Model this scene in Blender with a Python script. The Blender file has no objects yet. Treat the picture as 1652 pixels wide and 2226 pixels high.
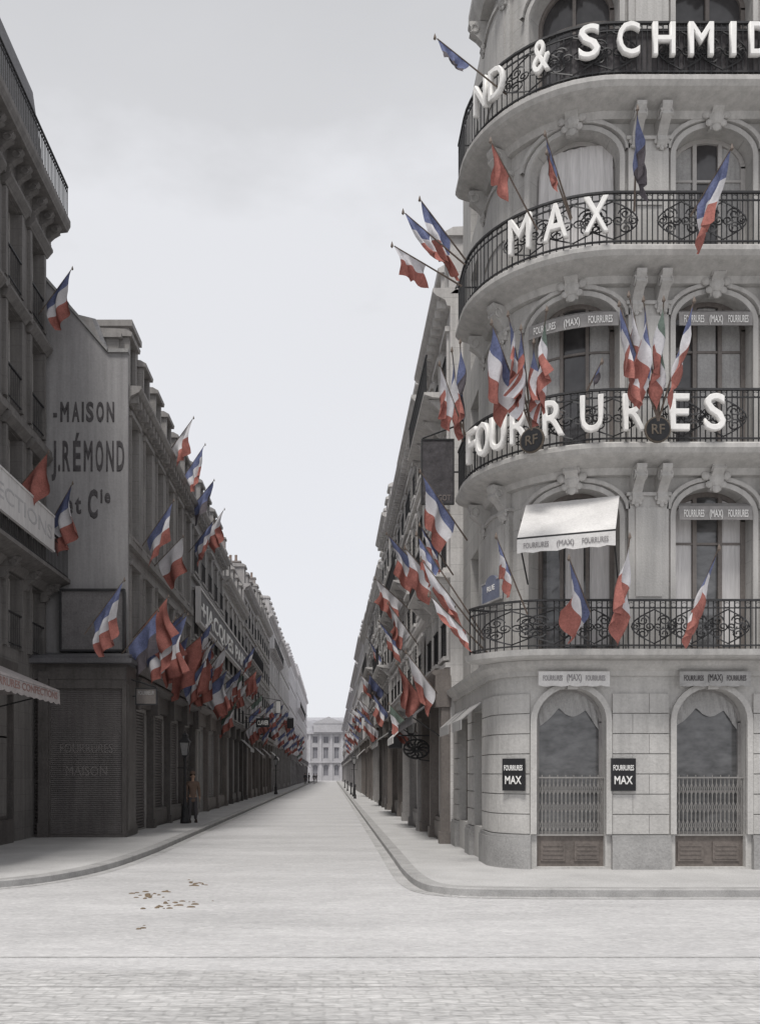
import bpy, math, random
from mathutils import Matrix, Vector
random.seed(7)
sc=bpy.context.scene; COL=sc.collection
PI=math.pi
H=1.8; F=2000.; VX=720.; VY=1682.
def at(px,py,d): return Vector(((px-VX)/F*d, d, H-(py-VY)/F*d))
# ---------------------------------------------------------------- materials
MC={}
def mat(name,col,rough=.85,var=.22,scale=1.2,fine=25,bump=.25,stretch=(1,1,1),metal=0,spec=.3,streak=.0,brick=None,course=0,fw=.45):
    if name in MC: return MC[name]
    m=bpy.data.materials.new(name); m.use_nodes=True; nt=m.node_tree; N=nt.nodes; L=nt.links
    b=N['Principled BSDF']; b.inputs['Roughness'].default_value=rough; b.inputs['Metallic'].default_value=metal
    b.inputs['Specular IOR Level'].default_value=spec
    tc=N.new('ShaderNodeTexCoord'); mp=N.new('ShaderNodeMapping'); mp.inputs['Scale'].default_value=stretch
    L.new(tc.outputs['Object'],mp.inputs['Vector'])
    def noise(sc_,det,src):
        n=N.new('ShaderNodeTexNoise'); n.inputs['Scale'].default_value=sc_; n.inputs['Detail'].default_value=det
        n.inputs['Roughness'].default_value=.65; L.new(src,n.inputs['Vector']); return n
    def math_(op,a,b_):
        n=N.new('ShaderNodeMath'); n.operation=op
        for i,x in enumerate((a,b_)):
            if isinstance(x,(int,float)): n.inputs[i].default_value=x
            else: L.new(x,n.inputs[i])
        return n.outputs[0]
    n1=noise(scale,4,mp.outputs[0]); n2=noise(fine,2,mp.outputs[0])
    f=math_('ADD',math_('MULTIPLY',n1.outputs[0],1-fw),math_('MULTIPLY',n2.outputs[0],fw))
    if streak:
        m2=N.new('ShaderNodeMapping'); m2.inputs['Scale'].default_value=(5,5,.35); L.new(tc.outputs['Object'],m2.inputs['Vector'])
        n3=noise(1.3,3,m2.outputs[0])
        f=math_('ADD',math_('MULTIPLY',f,1-streak),math_('MULTIPLY',n3.outputs[0],streak))
    mr=N.new('ShaderNodeMapRange'); mr.inputs['From Min'].default_value=.34; mr.inputs['From Max'].default_value=.66
    L.new(f,mr.inputs['Value'])
    mx=N.new('ShaderNodeMix'); mx.data_type='RGBA'
    L.new(mr.outputs[0],mx.inputs['Factor'])
    mx.inputs['A'].default_value=(*[max(0,c*(1-var)) for c in col],1); mx.inputs['B'].default_value=(*[min(1,c*(1+var)) for c in col],1)
    out=mx.outputs['Result']; hsrc=n2.outputs[0]
    def mult(out,src):
        mu=N.new('ShaderNodeMix'); mu.data_type='RGBA'; mu.blend_type='MULTIPLY'; mu.inputs['Factor'].default_value=1
        L.new(out,mu.inputs['A']); L.new(src,mu.inputs['B']); return mu.outputs['Result']
    if brick:
        bk=N.new('ShaderNodeTexBrick'); bk.inputs['Scale'].default_value=1; bk.inputs['Brick Width'].default_value=brick[0]; bk.inputs['Row Height'].default_value=brick[1]
        bk.inputs['Mortar Size'].default_value=brick[2]; bk.inputs['Mortar Smooth'].default_value=.8
        bk.inputs['Color1'].default_value=(1.05,1.05,1.05,1); bk.inputs['Color2'].default_value=(.93,.93,.935,1); bk.inputs['Mortar'].default_value=(brick[3],)*3+(1,)
        # wobble the grid so the rows are not ruler straight
        nw=noise(1.7,2,tc.outputs['Object']); va=N.new('ShaderNodeVectorMath'); va.operation='SCALE'; va.inputs['Scale'].default_value=.12; L.new(nw.outputs['Color'],va.inputs[0])
        vb=N.new('ShaderNodeVectorMath'); vb.operation='ADD'; L.new(tc.outputs['Object'],vb.inputs[0]); L.new(va.outputs[0],vb.inputs[1])
        L.new(vb.outputs[0],bk.inputs['Vector']); out=mult(out,bk.outputs['Color'])
    if course:
        sp=N.new('ShaderNodeSeparateXYZ'); L.new(tc.outputs['Object'],sp.inputs[0])
        q=math_('LESS_THAN',math_('MODULO',sp.outputs['Z'],course),.014)
        wn=N.new('ShaderNodeTexWhiteNoise'); wn.noise_dimensions='1D'; L.new(math_('FLOOR',math_('DIVIDE',sp.outputs['Z'],course),0),wn.inputs['W'])
        v=math_('MULTIPLY',math_('SUBTRACT',1,math_('MULTIPLY',q,.22)),math_('ADD',.95,math_('MULTIPLY',wn.outputs['Value'],.07)))
        cb=N.new('ShaderNodeCombineColor'); 
        for i in range(3): L.new(v,cb.inputs[i])
        out=mult(out,cb.outputs[0])
    L.new(out,b.inputs['Base Color'])
    if bump:
        bp=N.new('ShaderNodeBump'); bp.inputs['Strength'].default_value=bump; bp.inputs['Distance'].default_value=.02
        L.new(hsrc,bp.inputs['Height']); L.new(bp.outputs[0],b.inputs['Normal'])
    MC[name]=m; return m
stone=mat('pale_limestone',(.44,.43,.415),.85,.22,.9,30,.3,streak=.5)
stone_w=mat('coursed_limestone',(.44,.43,.415),.85,.22,.9,30,.3,streak=.5,course=.37)
stone_g=mat('rusticated_limestone',(.455,.445,.43),.85,.22,1.2,22,.4,streak=.35)
stone_d=mat('plinth_stone',(.32,.315,.31),.9,.24,2,30,.4)
slate=mat('slate_roof',(.12,.118,.125),.6,.3,2,20,.3)
zinc=mat('zinc_roof',(.24,.24,.25),.5,.25,2,14,.1)
chim=mat('chimney_brick',(.26,.235,.225),.9,.3,2,20,.3)
pot=mat('terracotta_pot',(.26,.2,.17),.9,.2)
glass=mat('dark_window_glass',(.055,.053,.055),.12,.5,.8,3,0,spec=.6)
glass_r=mat('painted_reflection_shop_glass',(.11,.11,.112),.1,.6,1.3,4,0,(1,1,2),spec=.8)  # pale blotches in the base colour stand in for reflections
glass2=mat('curtained_window_glass',(.26,.255,.25),.3,.45,1.5,6,0,(3,3,.6),spec=.5)
cream=mat('cream_window_paint',(.42,.405,.39),.6,.15)
darkw=mat('dark_shop_paint',(.1,.092,.088),.5,.4,1.5,18,.15,streak=.3)
brownw=mat('brown_shop_paint',(.175,.157,.146),.55,.3,1.5,18,.15,streak=.3)
greyw=mat('grey_shop_paint',(.27,.26,.255),.6,.25,1.5,18,.15,streak=.3)
shutm=mat('rolling_shutter_metal',(.135,.125,.122),.6,.3,1,20,.1,streak=.5)
gatem=mat('grille_paint',(.27,.26,.25),.6,.2,3,20,.1)
iron=mat('wrought_iron',(.038,.038,.04),.55,.3,5,40,.1)
white=mat('white_letter_paint',(.82,.81,.79),.5,.08,3,20,.05)
whitec=mat('white_canvas',(.62,.61,.6),.9,.14,2,30,.2)
greyc=mat('grey_canvas',(.36,.355,.35),.9,.2,2,30,.2)
blindm=mat('white_blind_cloth',(.6,.585,.58),.9,.14,1,8,.2,(4,4,.3))
black=mat('black_sign_enamel',(.02,.02,.022),.35,.3,4,30,.02)
cblue=mat('flag_blue',(.13,.15,.26),.9,.35,4,30,.2)
cwhite=mat('flag_white',(.58,.57,.59),.9,.14,4,30,.2)
cred=mat('flag_red',(.32,.125,.105),.9,.35,4,30,.2)
cgreen=mat('flag_green',(.14,.18,.155),.9,.3,4,30,.2)
cyel=mat('flag_yellow',(.4,.33,.18),.9,.2,4,30,.2)
cblack=mat('flag_dark_cloth',(.09,.08,.09),.9,.3,4,30,.2)
polew=mat('flagpole_wood',(.15,.12,.1),.6,.3,4,30,.1)
gold=mat('dull_gilt_paint',(.12,.1,.08),.6,.3,4,30,.1)
skin=mat('skin',(.42,.27,.2),.7,.1)
hairm=mat('dark_hair',(.04,.03,.025),.8,.2)
coatm=mat('brown_coat_cloth',(.17,.12,.095),.95,.2,6,60,.3)
coatd=mat('dark_coat_cloth',(.06,.06,.065),.95,.2,6,60,.3)
trou=mat('grey_trouser_cloth',(.09,.085,.09),.95,.2,6,60,.3)
dungm=mat('brown_dung',(.17,.13,.09),.95,.4,12,60,.5)
bluep=mat('blue_street_plate_enamel',(.18,.2,.27),.4,.2,4,30,.02)
leadm=mat('painted_wall_lettering',(.085,.08,.083),.9,.45,5,30,.1)
fadel=mat('faded_awning_lettering',(.27,.26,.265),.9,.3,5,30,.1)
# ---------------------------------------------------------------- mesh builder
class MB:
    def __init__(s): s.v=[];s.f=[];s.m=[];s.M=None
    def add(s,vs,fs,mi=0):
        b=len(s.v)
        if s.M is not None: vs=[s.M@Vector(v) for v in vs]
        s.v+=[tuple(v) for v in vs]; s.f+=[tuple(i+b for i in f) for f in fs]; s.m+=[mi]*len(fs)
    def quad(s,a,b,c,d,mi=0): s.add([a,b,c,d],[(0,1,2,3)],mi)
    def box(s,x0,x1,y0,y1,z0,z1,mi=0):
        s.add([(x0,y0,z0),(x1,y0,z0),(x1,y1,z0),(x0,y1,z0),(x0,y0,z1),(x1,y0,z1),(x1,y1,z1),(x0,y1,z1)],
              [(0,3,2,1),(4,5,6,7),(0,1,5,4),(1,2,6,5),(2,3,7,6),(3,0,4,7)],mi)
    def tube(s,pts,r,n=5,r2=None,mi=0):
        pts=[Vector(p) for p in pts]; vs=[];fs=[]
        up=Vector((.13,.21,.97))
        for i,p in enumerate(pts):
            d=(pts[min(i+1,len(pts)-1)]-pts[max(i-1,0)]); d=d.normalized() if d.length>1e-9 else Vector((0,0,1))
            a=d.cross(up); a=a.normalized() if a.length>.05 else d.cross(Vector((1,0,0))).normalized()
            b=d.cross(a); rr=r if r2 is None else r+(r2-r)*i/(len(pts)-1)
            for k in range(n):
                t=2*PI*k/n; vs.append(p+(a*math.cos(t)+b*math.sin(t))*rr)
        for i in range(len(pts)-1):
            for k in range(n): fs.append((i*n+k,i*n+(k+1)%n,(i+1)*n+(k+1)%n,(i+1)*n+k))
        fs.append(tuple(range(n))[::-1]); fs.append(tuple((len(pts)-1)*n+k for k in range(n)))
        s.add(vs,fs,mi)
    def lathe(s,prof,c=(0,0,0),n=12,mi=0,sx=1,sy=1):
        vs=[];fs=[]
        for r,z in prof:
            for k in range(n):
                t=2*PI*(k+.5)/n; vs.append((c[0]+r*sx*math.cos(t),c[1]+r*sy*math.sin(t),c[2]+z))
        for i in range(len(prof)-1):
            for k in range(n): fs.append((i*n+k,i*n+(k+1)%n,(i+1)*n+(k+1)%n,(i+1)*n+k))
        fs.append(tuple(range(n))[::-1]); fs.append(tuple((len(prof)-1)*n+k for k in range(n)))
        s.add(vs,fs,mi)
    def build(s,name,m,parent=None,smooth=False,origin=None):
        me=bpy.data.meshes.new(name)
        root=parent
        while root is not None and root.parent is not None: root=root.parent
        off=Vector(root.location) if root is not None else Vector(origin if origin else (0,0,0))
        me.from_pydata([(x-off.x,y-off.y,z-off.z) for x,y,z in s.v],[],s.f)
        for mm in (m if isinstance(m,(list,tuple)) else [m]): me.materials.append(mm)
        if isinstance(m,(list,tuple)): me.polygons.foreach_set('material_index',s.m)
        if smooth: me.polygons.foreach_set('use_smooth',[True]*len(s.f))
        me.update()
        o=bpy.data.objects.new(name,me); COL.objects.link(o)
        if parent is not None: o.parent=parent
        elif origin: o.location=origin
        return o
def tag(o,label=None,cat=None,group=None,kind=None):
    if label:o['label']=label
    if cat:o['category']=cat
    if group:o['group']=group
    if kind:o['kind']=kind
    return o
def thing(name,label,cat,loc=(0,0,0),group=None):
    o=bpy.data.objects.new(name,None); COL.objects.link(o); o.location=loc; o.empty_display_size=.2
    return tag(o,label,cat,group)
# ---------------------------------------------------------------- paths
class Path:
    def __init__(s,segs): s.segs=segs; s.len=sum(g[1] for g in segs)
    def ev(s,t):
        a=0
        for i,g in enumerate(s.segs):
            if t<=a+g[1] or i==len(s.segs)-1:
                u=t-a
                if g[0]=='L':
                    n=g[3]; tx,ty=-n[1],n[0]; return (g[2][0]+tx*u,g[2][1]+ty*u,n[0],n[1])
                c,r=g[2],g[3]; ph=u/r; nx,ny=-math.cos(ph),-math.sin(ph)
                return (c[0]+nx*r,c[1]+ny*r,nx,ny)
            a+=g[1]
    def p(s,t,o=0,z=0):
        x,y,nx,ny=s.ev(t); return Vector((x+nx*o,y+ny*o,z))
    def samples(s,a,b,extra=()):
        out={round(a,5),round(b,5)}; q=0
        for g in s.segs:
            if g[0]=='A':
                n=14
                for i in range(n+1):
                    t=q+g[1]*i/n
                    if a<t<b: out.add(round(t,5))
            elif a<q<b: out.add(round(q,5))
            q+=g[1]
        for e in extra:
            if a<e<b: out.add(round(e,5))
        return sorted(out)
    def frame(s,t,o=0,z=0):
        x,y,nx,ny=s.ev(t); return Matrix(((-ny,nx,0,x+nx*o),(nx,ny,0,y+ny*o),(0,0,1,z),(0,0,0,1)))   # local x right, y outward, z up
    def s_px(s,px,o):
        best=None
        for i in range(2000):
            t=s.len*i/2000; p=s.p(t,o); e=abs(VX+F*p.x/p.y-px)
            if best is None or e<best[0]: best=(e,t)
        return best[1]
def sweep(mb,path,a,b,prof,mi=0):
    ss=path.samples(a,b); n=len(prof); vs=[];fs=[]
    for t in ss:
        for o,z in prof: vs.append(path.p(t,o,z))
    for i in range(len(ss)-1):
        for k in range(n): fs.append((i*n+k,i*n+(k+1)%n,(i+1)*n+(k+1)%n,(i+1)*n+k))
    fs.append(tuple(range(n))[::-1]); fs.append(tuple((len(ss)-1)*n+k for k in range(n)))
    mb.add(vs,fs,mi)
def pbox(mb,path,a,b,z0,z1,o0,o1,mi=0): sweep(mb,path,a,b,[(o0,z0),(o1,z0),(o1,z1),(o0,z1)],mi)
def top(op,t):
    sa,sb,za,zb,rise=op
    if not rise: return zb
    c=(sa+sb)/2; hw=(sb-sa)/2; q=max(0,1-((t-c)/hw)**2); return zb-rise+rise*math.sqrt(q)
def opx(op):
    sa,sb=op[0],op[1]
    if not op[4]: return [sa,sb]
    c=(sa+sb)/2; hw=(sb-sa)/2
    return [c-hw*math.cos(PI*i/14) for i in range(15)]
def wall(mb,path,a,b,z0,z1,ops,depth=.25,mi=0):
    ex=[]
    for op in ops: ex+=opx(op)
    ss=path.samples(a,b,ex)
    for i in range(len(ss)-1):
        s0,s1=ss[i],ss[i+1]; mid=(s0+s1)/2
        act=sorted([op for op in ops if op[0]<mid<op[1]],key=lambda q:q[2])
        la=lb=z0
        for op in act:
            if op[2]>la+1e-4: mb.quad(path.p(s0,0,la),path.p(s1,0,lb),path.p(s1,0,op[2]),path.p(s0,0,op[2]),mi)
            ta,tb=top(op,s0),top(op,s1)
            mb.quad(path.p(s0,0,op[2]),path.p(s1,0,op[2]),path.p(s1,-depth,op[2]),path.p(s0,-depth,op[2]),mi)
            mb.quad(path.p(s0,0,ta),path.p(s1,0,tb),path.p(s1,-depth,tb),path.p(s0,-depth,ta),mi)
            la,lb=ta,tb
        if z1>la+1e-4 or z1>lb+1e-4: mb.quad(path.p(s0,0,la),path.p(s1,0,lb),path.p(s1,0,z1),path.p(s0,0,z1),mi)
    for op in ops:
        for t in (op[0],op[1]):
            zt=op[3]-op[4]; mb.quad(path.p(t,0,op[2]),path.p(t,0,zt),path.p(t,-depth,zt),path.p(t,-depth,op[2]),mi)
def band(mb,path,op,w,o0,o1,jamb=True,mi=0):
    sa,sb,za,zb,rise=op; c=(sa+sb)/2; hw=(sb-sa)/2; zs=zb-rise
    inn=[];out=[]
    if jamb: inn.append((sa,za)); out.append((sa-w,za))
    for i in range(17):
        th=PI*i/16; inn.append((c-hw*math.cos(th),zs+rise*math.sin(th))); out.append((c-(hw+w)*math.cos(th),zs+(rise+w)*math.sin(th)))
    if jamb: inn.append((sb,za)); out.append((sb+w,za))
    for i in range(len(inn)-1):
        A,B,C,D=inn[i],inn[i+1],out[i+1],out[i]
        vs=[path.p(q[0],o,q[1]) for o in (o0,o1) for q in (A,B,C,D)]
        mb.add(vs,[(4,5,6,7),(0,1,5,4),(2,3,7,6)],mi)
def fill(mb,path,op,o,mi=0):
    ss=path.samples(op[0],op[1],opx(op)); za=op[2]
    for i in range(len(ss)-1):
        a,b=ss[i],ss[i+1]; ta,tb=top(op,a),top(op,b)
        mb.quad(path.p(a,o,za),path.p(b,o,za),path.p(b,o,tb),path.p(a,o,ta),mi)
def window(root,path,op,depth,fm,gm,mull=1,trans=(.62,),fw=.06,rail=False,simple=False):
    sa,sb,za,zb,rise=op; mb=MB(); o=-depth
    pbox(mb,path,sa,sa+fw,za,zb-rise,o-.02,o+.04); pbox(mb,path,sb-fw,sb,za,zb-rise,o-.02,o+.04)
    pbox(mb,path,sa+fw,sb-fw,za,za+fw*1.4,o-.02,o+.035)
    if rise:
        i2=(sa+fw,sb-fw,za,zb-fw,rise-fw*.6); band(mb,path,i2,fw,o-.02,o+.04,jamb=False)
    else: pbox(mb,path,sa+fw,sb-fw,zb-fw,zb,o-.02,o+.035)
    for k in range(mull):
        c=sa+(sb-sa)*(k+1)/(mull+1); pbox(mb,path,c-.035,c+.035,za+fw*1.4,top(op,c)-fw*.9,o-.02,o+.045)
    if not simple:
        for t in trans:
            z=za+(zb-za)*t; pbox(mb,path,sa+fw,sb-fw,z-.02,z+.02,o-.02,o+.03)
    w=mb.build('window',fm,root)
    g=MB(); fill(g,path,op,o-.01); g.build('pane',gm,w)
    if rail:
        r=MB(); railing(r,path,sa-.02,sb+.02,za+.02,.85,.06,step=.13,orn=False); r.build('railing',iron,w)
    return w
def railing(mb,path,a,b,z,h,o,step=.12,orn=True,r=.009):
    pbox(mb,path,a,b,z+h-.035,z+h,o-.025,o+.025)
    pbox(mb,path,a,b,z+.06,z+.085,o-.015,o+.015)
    if orn: pbox(mb,path,a,b,z+h-.16,z+h-.14,o-.012,o+.012)
    n=max(2,int((b-a)/step))
    for i in range(n+1):
        t=a+(b-a)*i/n
        mb.tube([path.p(t,o,z),path.p(t,o,z+h-.03)],r,4)
        if orn and i<n and i%2==0:
            c=t+(b-a)/n/2; rr=.05
            mb.tube([path.p(c+rr*math.cos(q*PI/4),o,z+h-.1+rr*math.sin(q*PI/4)*.8) for q in range(9)],.007,3)
def scrolls(mb,path,c,z,w,h,o):
    for sg in (-1,1):
        for (cx,cz,R,turn,st) in ((.24,.3,.15,1.6,0),(.24,.68,.15,-1.6,PI),(.40,.5,.1,1.5,PI/2),(.1,.5,.12,-1.5,0)):
            pts=[]
            for i in range(22):
                t=i/21; rr=R*(1-.8*t); an=st+turn*2*PI*t
                pts.append(path.p(c+sg*(cx*w+rr*w*math.cos(an)),o,z+cz*h+rr*h*1.1*math.sin(an)))
            mb.tube(pts,.015,3)
        mb.tube([path.p(c+sg*w*(.5*math.sin(i/10*PI)),o,z+h*i/10) for i in range(11)],.015,3)
def bracket(mb,path,c,w,zt,h,o,mi=0,curl=True):
    prof=[(0,zt),(o,zt),(o,zt-.1*h),(o*.86,zt-.22*h),(o*.95,zt-.34*h),(o*.62,zt-.5*h),(o*.38,zt-.68*h),(o*.45,zt-.82*h),(o*.3,zt-h),(0,zt-h)]
    sweep(mb,path,c-w/2,c+w/2,prof,mi)
    if curl:
        for sg in (-1,1):
            mb.tube([path.p(c+sg*(w/2+.01),o*.72+o*.18*math.cos(k*PI/4),zt-.25*h+.13*h*math.sin(k*PI/4)) for k in range(9)],.018,4,mi=mi)
def cartouche(mb,path,c,z,sz,o):
    mb.M=path.frame(c,o,z)
    for (dx,dz,r) in ((0,0,.34),(-.42,.12,.2),(.42,.12,.2),(0,.42,.22),(0,-.42,.18),(-.3,-.25,.15),(.3,-.25,.15)):
        pr=[(r*sz*math.sin(PI*i/6)+.001,-r*sz*math.cos(PI*i/6)) for i in range(7)]
        mb.lathe(pr,(dx*sz,0,dz*sz),8,sy=.55)
    mb.M=None
def text_mesh(txt,size,ext=.02,bold=0.0):
    cu=bpy.data.curves.new('t','FONT'); cu.body=txt; cu.size=size; cu.extrude=ext; cu.bevel_depth=bold; cu.bevel_resolution=0; cu.align_x='CENTER'; cu.align_y='BOTTOM_BASELINE'
    cu.resolution_u=3
    t=bpy.data.objects.new('t',cu); COL.objects.link(t); bpy.context.view_layer.update()
    dg=bpy.context.evaluated_depsgraph_get(); me=bpy.data.meshes.new_from_object(t.evaluated_get(dg))
    bpy.data.objects.remove(t); return me
def text(name,txt,m,parent,M,size,width=None,ext=.02,bold=0.0,rootloc=None,flat=1.0):
    me=text_mesh(txt,size,ext,bold)
    xs=[v.co.x for v in me.vertices]; w=max(xs)-min(xs); cx=(max(xs)+min(xs))/2; k=(width/w) if width else 1
    R=Vector(rootloc) if rootloc is not None else Vector((0,0,0))
    T=Matrix.Translation(-R)@M@Matrix(((k,0,0,-cx*k),(0,0,flat,0),(0,1,0,0),(0,0,0,1)))
    me.transform(T); me.materials.clear(); me.materials.append(m); me.name=name
    o=bpy.data.objects.new(name,me); COL.objects.link(o)
    if parent is not None: o.parent=parent
    return o
# ---------------------------------------------------------------- setting
road_m=mat('wood_block_road',(.50,.495,.495),.95,.24,.5,26,.8,(.45,1.5,1),brick=(.2,.09,.004,.94),fw=.6)
pave_m=mat('asphalt_pavement',(.46,.455,.45),.95,.22,.8,40,.4,fw=.55)
kerb_m=mat('granite_kerb',(.35,.345,.34),.85,.25,3,50,.3)
g=MB(); g.quad((-600,-200,-.02),(600,-200,-.02),(600,900,-.02),(-600,900,-.02)); tag(g.build('ground',mat('dusty_ground',(.3,.29,.28),.95)),kind='structure')
g=MB(); g.quad((-90,-30,0),(90,-30,0),(90,300,0),(-90,300,0)); tag(g.build('road',road_m),kind='structure')
railm=mat('worn_rail_steel',(.38,.375,.37),.6,.25,3,30,.1)
for i,(y,lab) in enumerate(((9.0,'farther thin tram rail crossing the road in the foreground'),(7.75,'nearer thin tram rail crossing the road in the foreground'))):
    g=MB(); g.box(-60,60,y-.018,y-.004,-.01,.009); g.box(-60,60,y+.008,y+.018,-.01,.008); tag(g.build('tram_rail',railm),lab,'rail')
g=MB(); g.quad((-60,4.0,.004),(60,4.0,.004),(60,8.4,.004),(-60,8.4,.004)); tag(g.build('sett_paving',mat('worn_sett_paving',(.46,.455,.45),.95,.34,.9,14,1.0,(.5,1.4,1),brick=(.24,.13,.02,.84),fw=.6)),kind='structure')
def smooth(pts,n=6):
    out=[]
    for i in range(len(pts)-1):
        p0=pts[max(i-1,0)];p1=pts[i];p2=pts[i+1];p3=pts[min(i+2,len(pts)-1)]
        for k in range(n):
            t=k/n
            out.append(tuple(.5*((2*p1[j])+(-p0[j]+p2[j])*t+(2*p0[j]-5*p1[j]+4*p2[j]-p3[j])*t*t+(-p0[j]+3*p1[j]-3*p2[j]+p3[j])*t**3) for j in (0,1)))
    out.append(pts[-1]); return out
def pavement(name,edge,back,kname):
    poly=list(edge)+list(back); n=len(poly); mb=MB()
    mb.add([(x,y,.12) for x,y in poly],[tuple(range(n))]); 
    for i in range(n):
        a,b=poly[i],poly[(i+1)%n]; mb.quad((*a,-.01),(*b,-.01),(*b,.12),(*a,.12))
    tag(mb.build(name,pave_m),kind='structure')
    k=MB(); e=edge
    def nrm(i):
        a=Vector(e[max(i-1,0)]); b=Vector(e[min(i+1,len(e)-1)]); d=(b-a).normalized(); return Vector((-d.y,d.x))
    sg=1 if back[0][0]<e[-1][0] else -1
    for i in range(len(e)-1):
        P=[]
        for j in (i,i+1):
            nn=nrm(j)*sg; x,y=e[j]
            P.append([(x-nn.x*.02,y-nn.y*.02,-.01),(x-nn.x*.02,y-nn.y*.02,.105),(x+nn.x*.01,y+nn.y*.01,.126),(x+nn.x*.2,y+nn.y*.2,.126),(x+nn.x*.2,y+nn.y*.2,.1)])
        for q in range(4): k.quad(P[0][q],P[1][q],P[1][q+1],P[0][q+1])
    tag(k.build(kname,kerb_m),kind='structure')
eL=[(-60,14.0),(-20,14.0)]+smooth([(-8,14.1),(-6.2,14.2),(-5.15,14.6),(-4.5,15.8),(-4.15,17.7),(-4,21)])+[(-4,60),(-4,216)]
pavement('pavement',eL,[(-6.5,216),(-30,216),(-60,216)],'kerb')
eR=[(60,13.4),(12,13.4)]+smooth([(4,13.4),(2.2,13.5),(1.6,13.85),(1.38,14.6),(1.3,16.2),(1.3,19)])+[(1.3,60),(1.3,216)]
pavement('pavement',eR,[(6,216),(30,216),(60,216)],'kerb')
g=MB(); 
def gut(e,sg):
    for i in range(len(e)-1):
        a,b=Vector(e[i]),Vector(e[i+1]); d=(b-a).normalized(); n=Vector((d.y,-d.x))*sg
        g.quad((*(a+n*.0),.004),(*(b+n*.0),.004),(*(b+n*.22),.004),(*(a+n*.22),.004))
gut(eL[1:],1); gut(eR[1:],-1); tag(g.build('gutter',mat('dusty_gutter_stone',(.41,.405,.4),.9,.3,1.5,30,.3)),kind='structure')
d=MB(); rd=random.Random(3)
for (cx,cy,n,sx) in ((325,1947,22,40),(425,1922,18,24),(362,1972,12,45),(310,2015,3,8),(395,1960,10,70)):
    for i in range(n):
        px=cx+rd.gauss(0,.5)*sx; py=cy+rd.gauss(0,4); dd=H*F/(py-VY); p=at(px,py,dd); r=rd.uniform(.012,.036)
        d.lathe([(r,0),(r*.95,r*.25),(r*.5,r*.5),(.002,r*.6)],(p.x,p.y,0),6,sx=rd.uniform(.9,2))
tag(d.build('horse_dung',dungm),'brown horse droppings scattered on the pale road, left of centre','dung',kind='stuff')

# ---------------------------------------------------------------- corner building
corner=thing('corner_building','pale stone rounded corner building with curved balconies and arched windows','building',(4.9,17.95,0))
r=1.75; xw=3.15; A=4.05
PU=Path([('L',A,(xw,22.0),(-1,0)),('A',r*PI/2,(xw+r,22-A),r),('L',6.5,(xw+r,22-A-r),(0,-1))])
eU=A+r*PI/2
def sU(X): return eU+X-(xw+r)
rg=.85; AG=4.95; xg=2.95
PG=Path([('L',AG,(xg,22.0),(-1,0)),('A',rg*PI/2,(xg+rg,22-AG),rg),('L',7.6,(xg+rg,22-AG-rg),(0,-1))])
eG=AG+rg*PI/2
def sG(X): return eG+X-(xg+rg)
g1=(sG(3.62),sG(4.82),.16,3.31,.58); g2=(sG(6.05),sG(7.29),.16,3.31,.58); g3=(sG(8.6),sG(9.8),.16,3.31,.58)
gs1=(.8,2.3,.75,3.05,0); gs2=(3.0,4.2,.75,3.05,0)
mb=MB(); wall(mb,PG,0,PG.len,.1,3.6,[g1,g2,g3,gs1,gs2],.32)
piers=[(0,.8),(2.3,3.0),(4.2,g1[0]-.1),(g1[1]+.1,g2[0]-.1),(g2[1]+.1,g3[0]-.1)]
for a,b in piers:
    z=.74; k=0
    while z<3.2:
        if b-a>1.0:
            c=a+(b-a)*(.36 if k%2 else .64)
            pbox(mb,PG,a+.02,c-.004,z,z+.338,-.01,.04); pbox(mb,PG,c+.004,b-.02,z,z+.338,-.01,.038)
        else: pbox(mb,PG,a+.02,b-.02,z,z+.338,-.01,.04)
        z+=.355; k+=1
for op in (g1,g2,g3): band(mb,PG,(op[0],op[1],.74,op[3],op[4]),.1,-.01,.075)
for op in (g1,g2,g3):
    c=(op[0]+op[1])/2; sweep(mb,PG,c-.09,c+.09,[(0,3.28),(.12,3.28),(.17,3.5),(0,3.5)])
sweep(mb,PG,0,PG.len,[(-.02,3.52),(.05,3.52),(.07,3.6),(.12,3.64),(.18,3.7),(.2,3.775),(-.3,3.775)])
mb.build('ground_floor_wall',stone_g,corner)
for a,b in piers: 
    mb=MB(); pbox(mb,PG,a,b,.1,.66,-.012,.1); pbox(mb,PG,a,b,.66,.72,-.012,.075)
    mb.build('plinth',stone_d,corner)
woodp=mat('varnished_wood_panel',(.15,.13,.118),.5,.3,2,18,.1)
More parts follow.
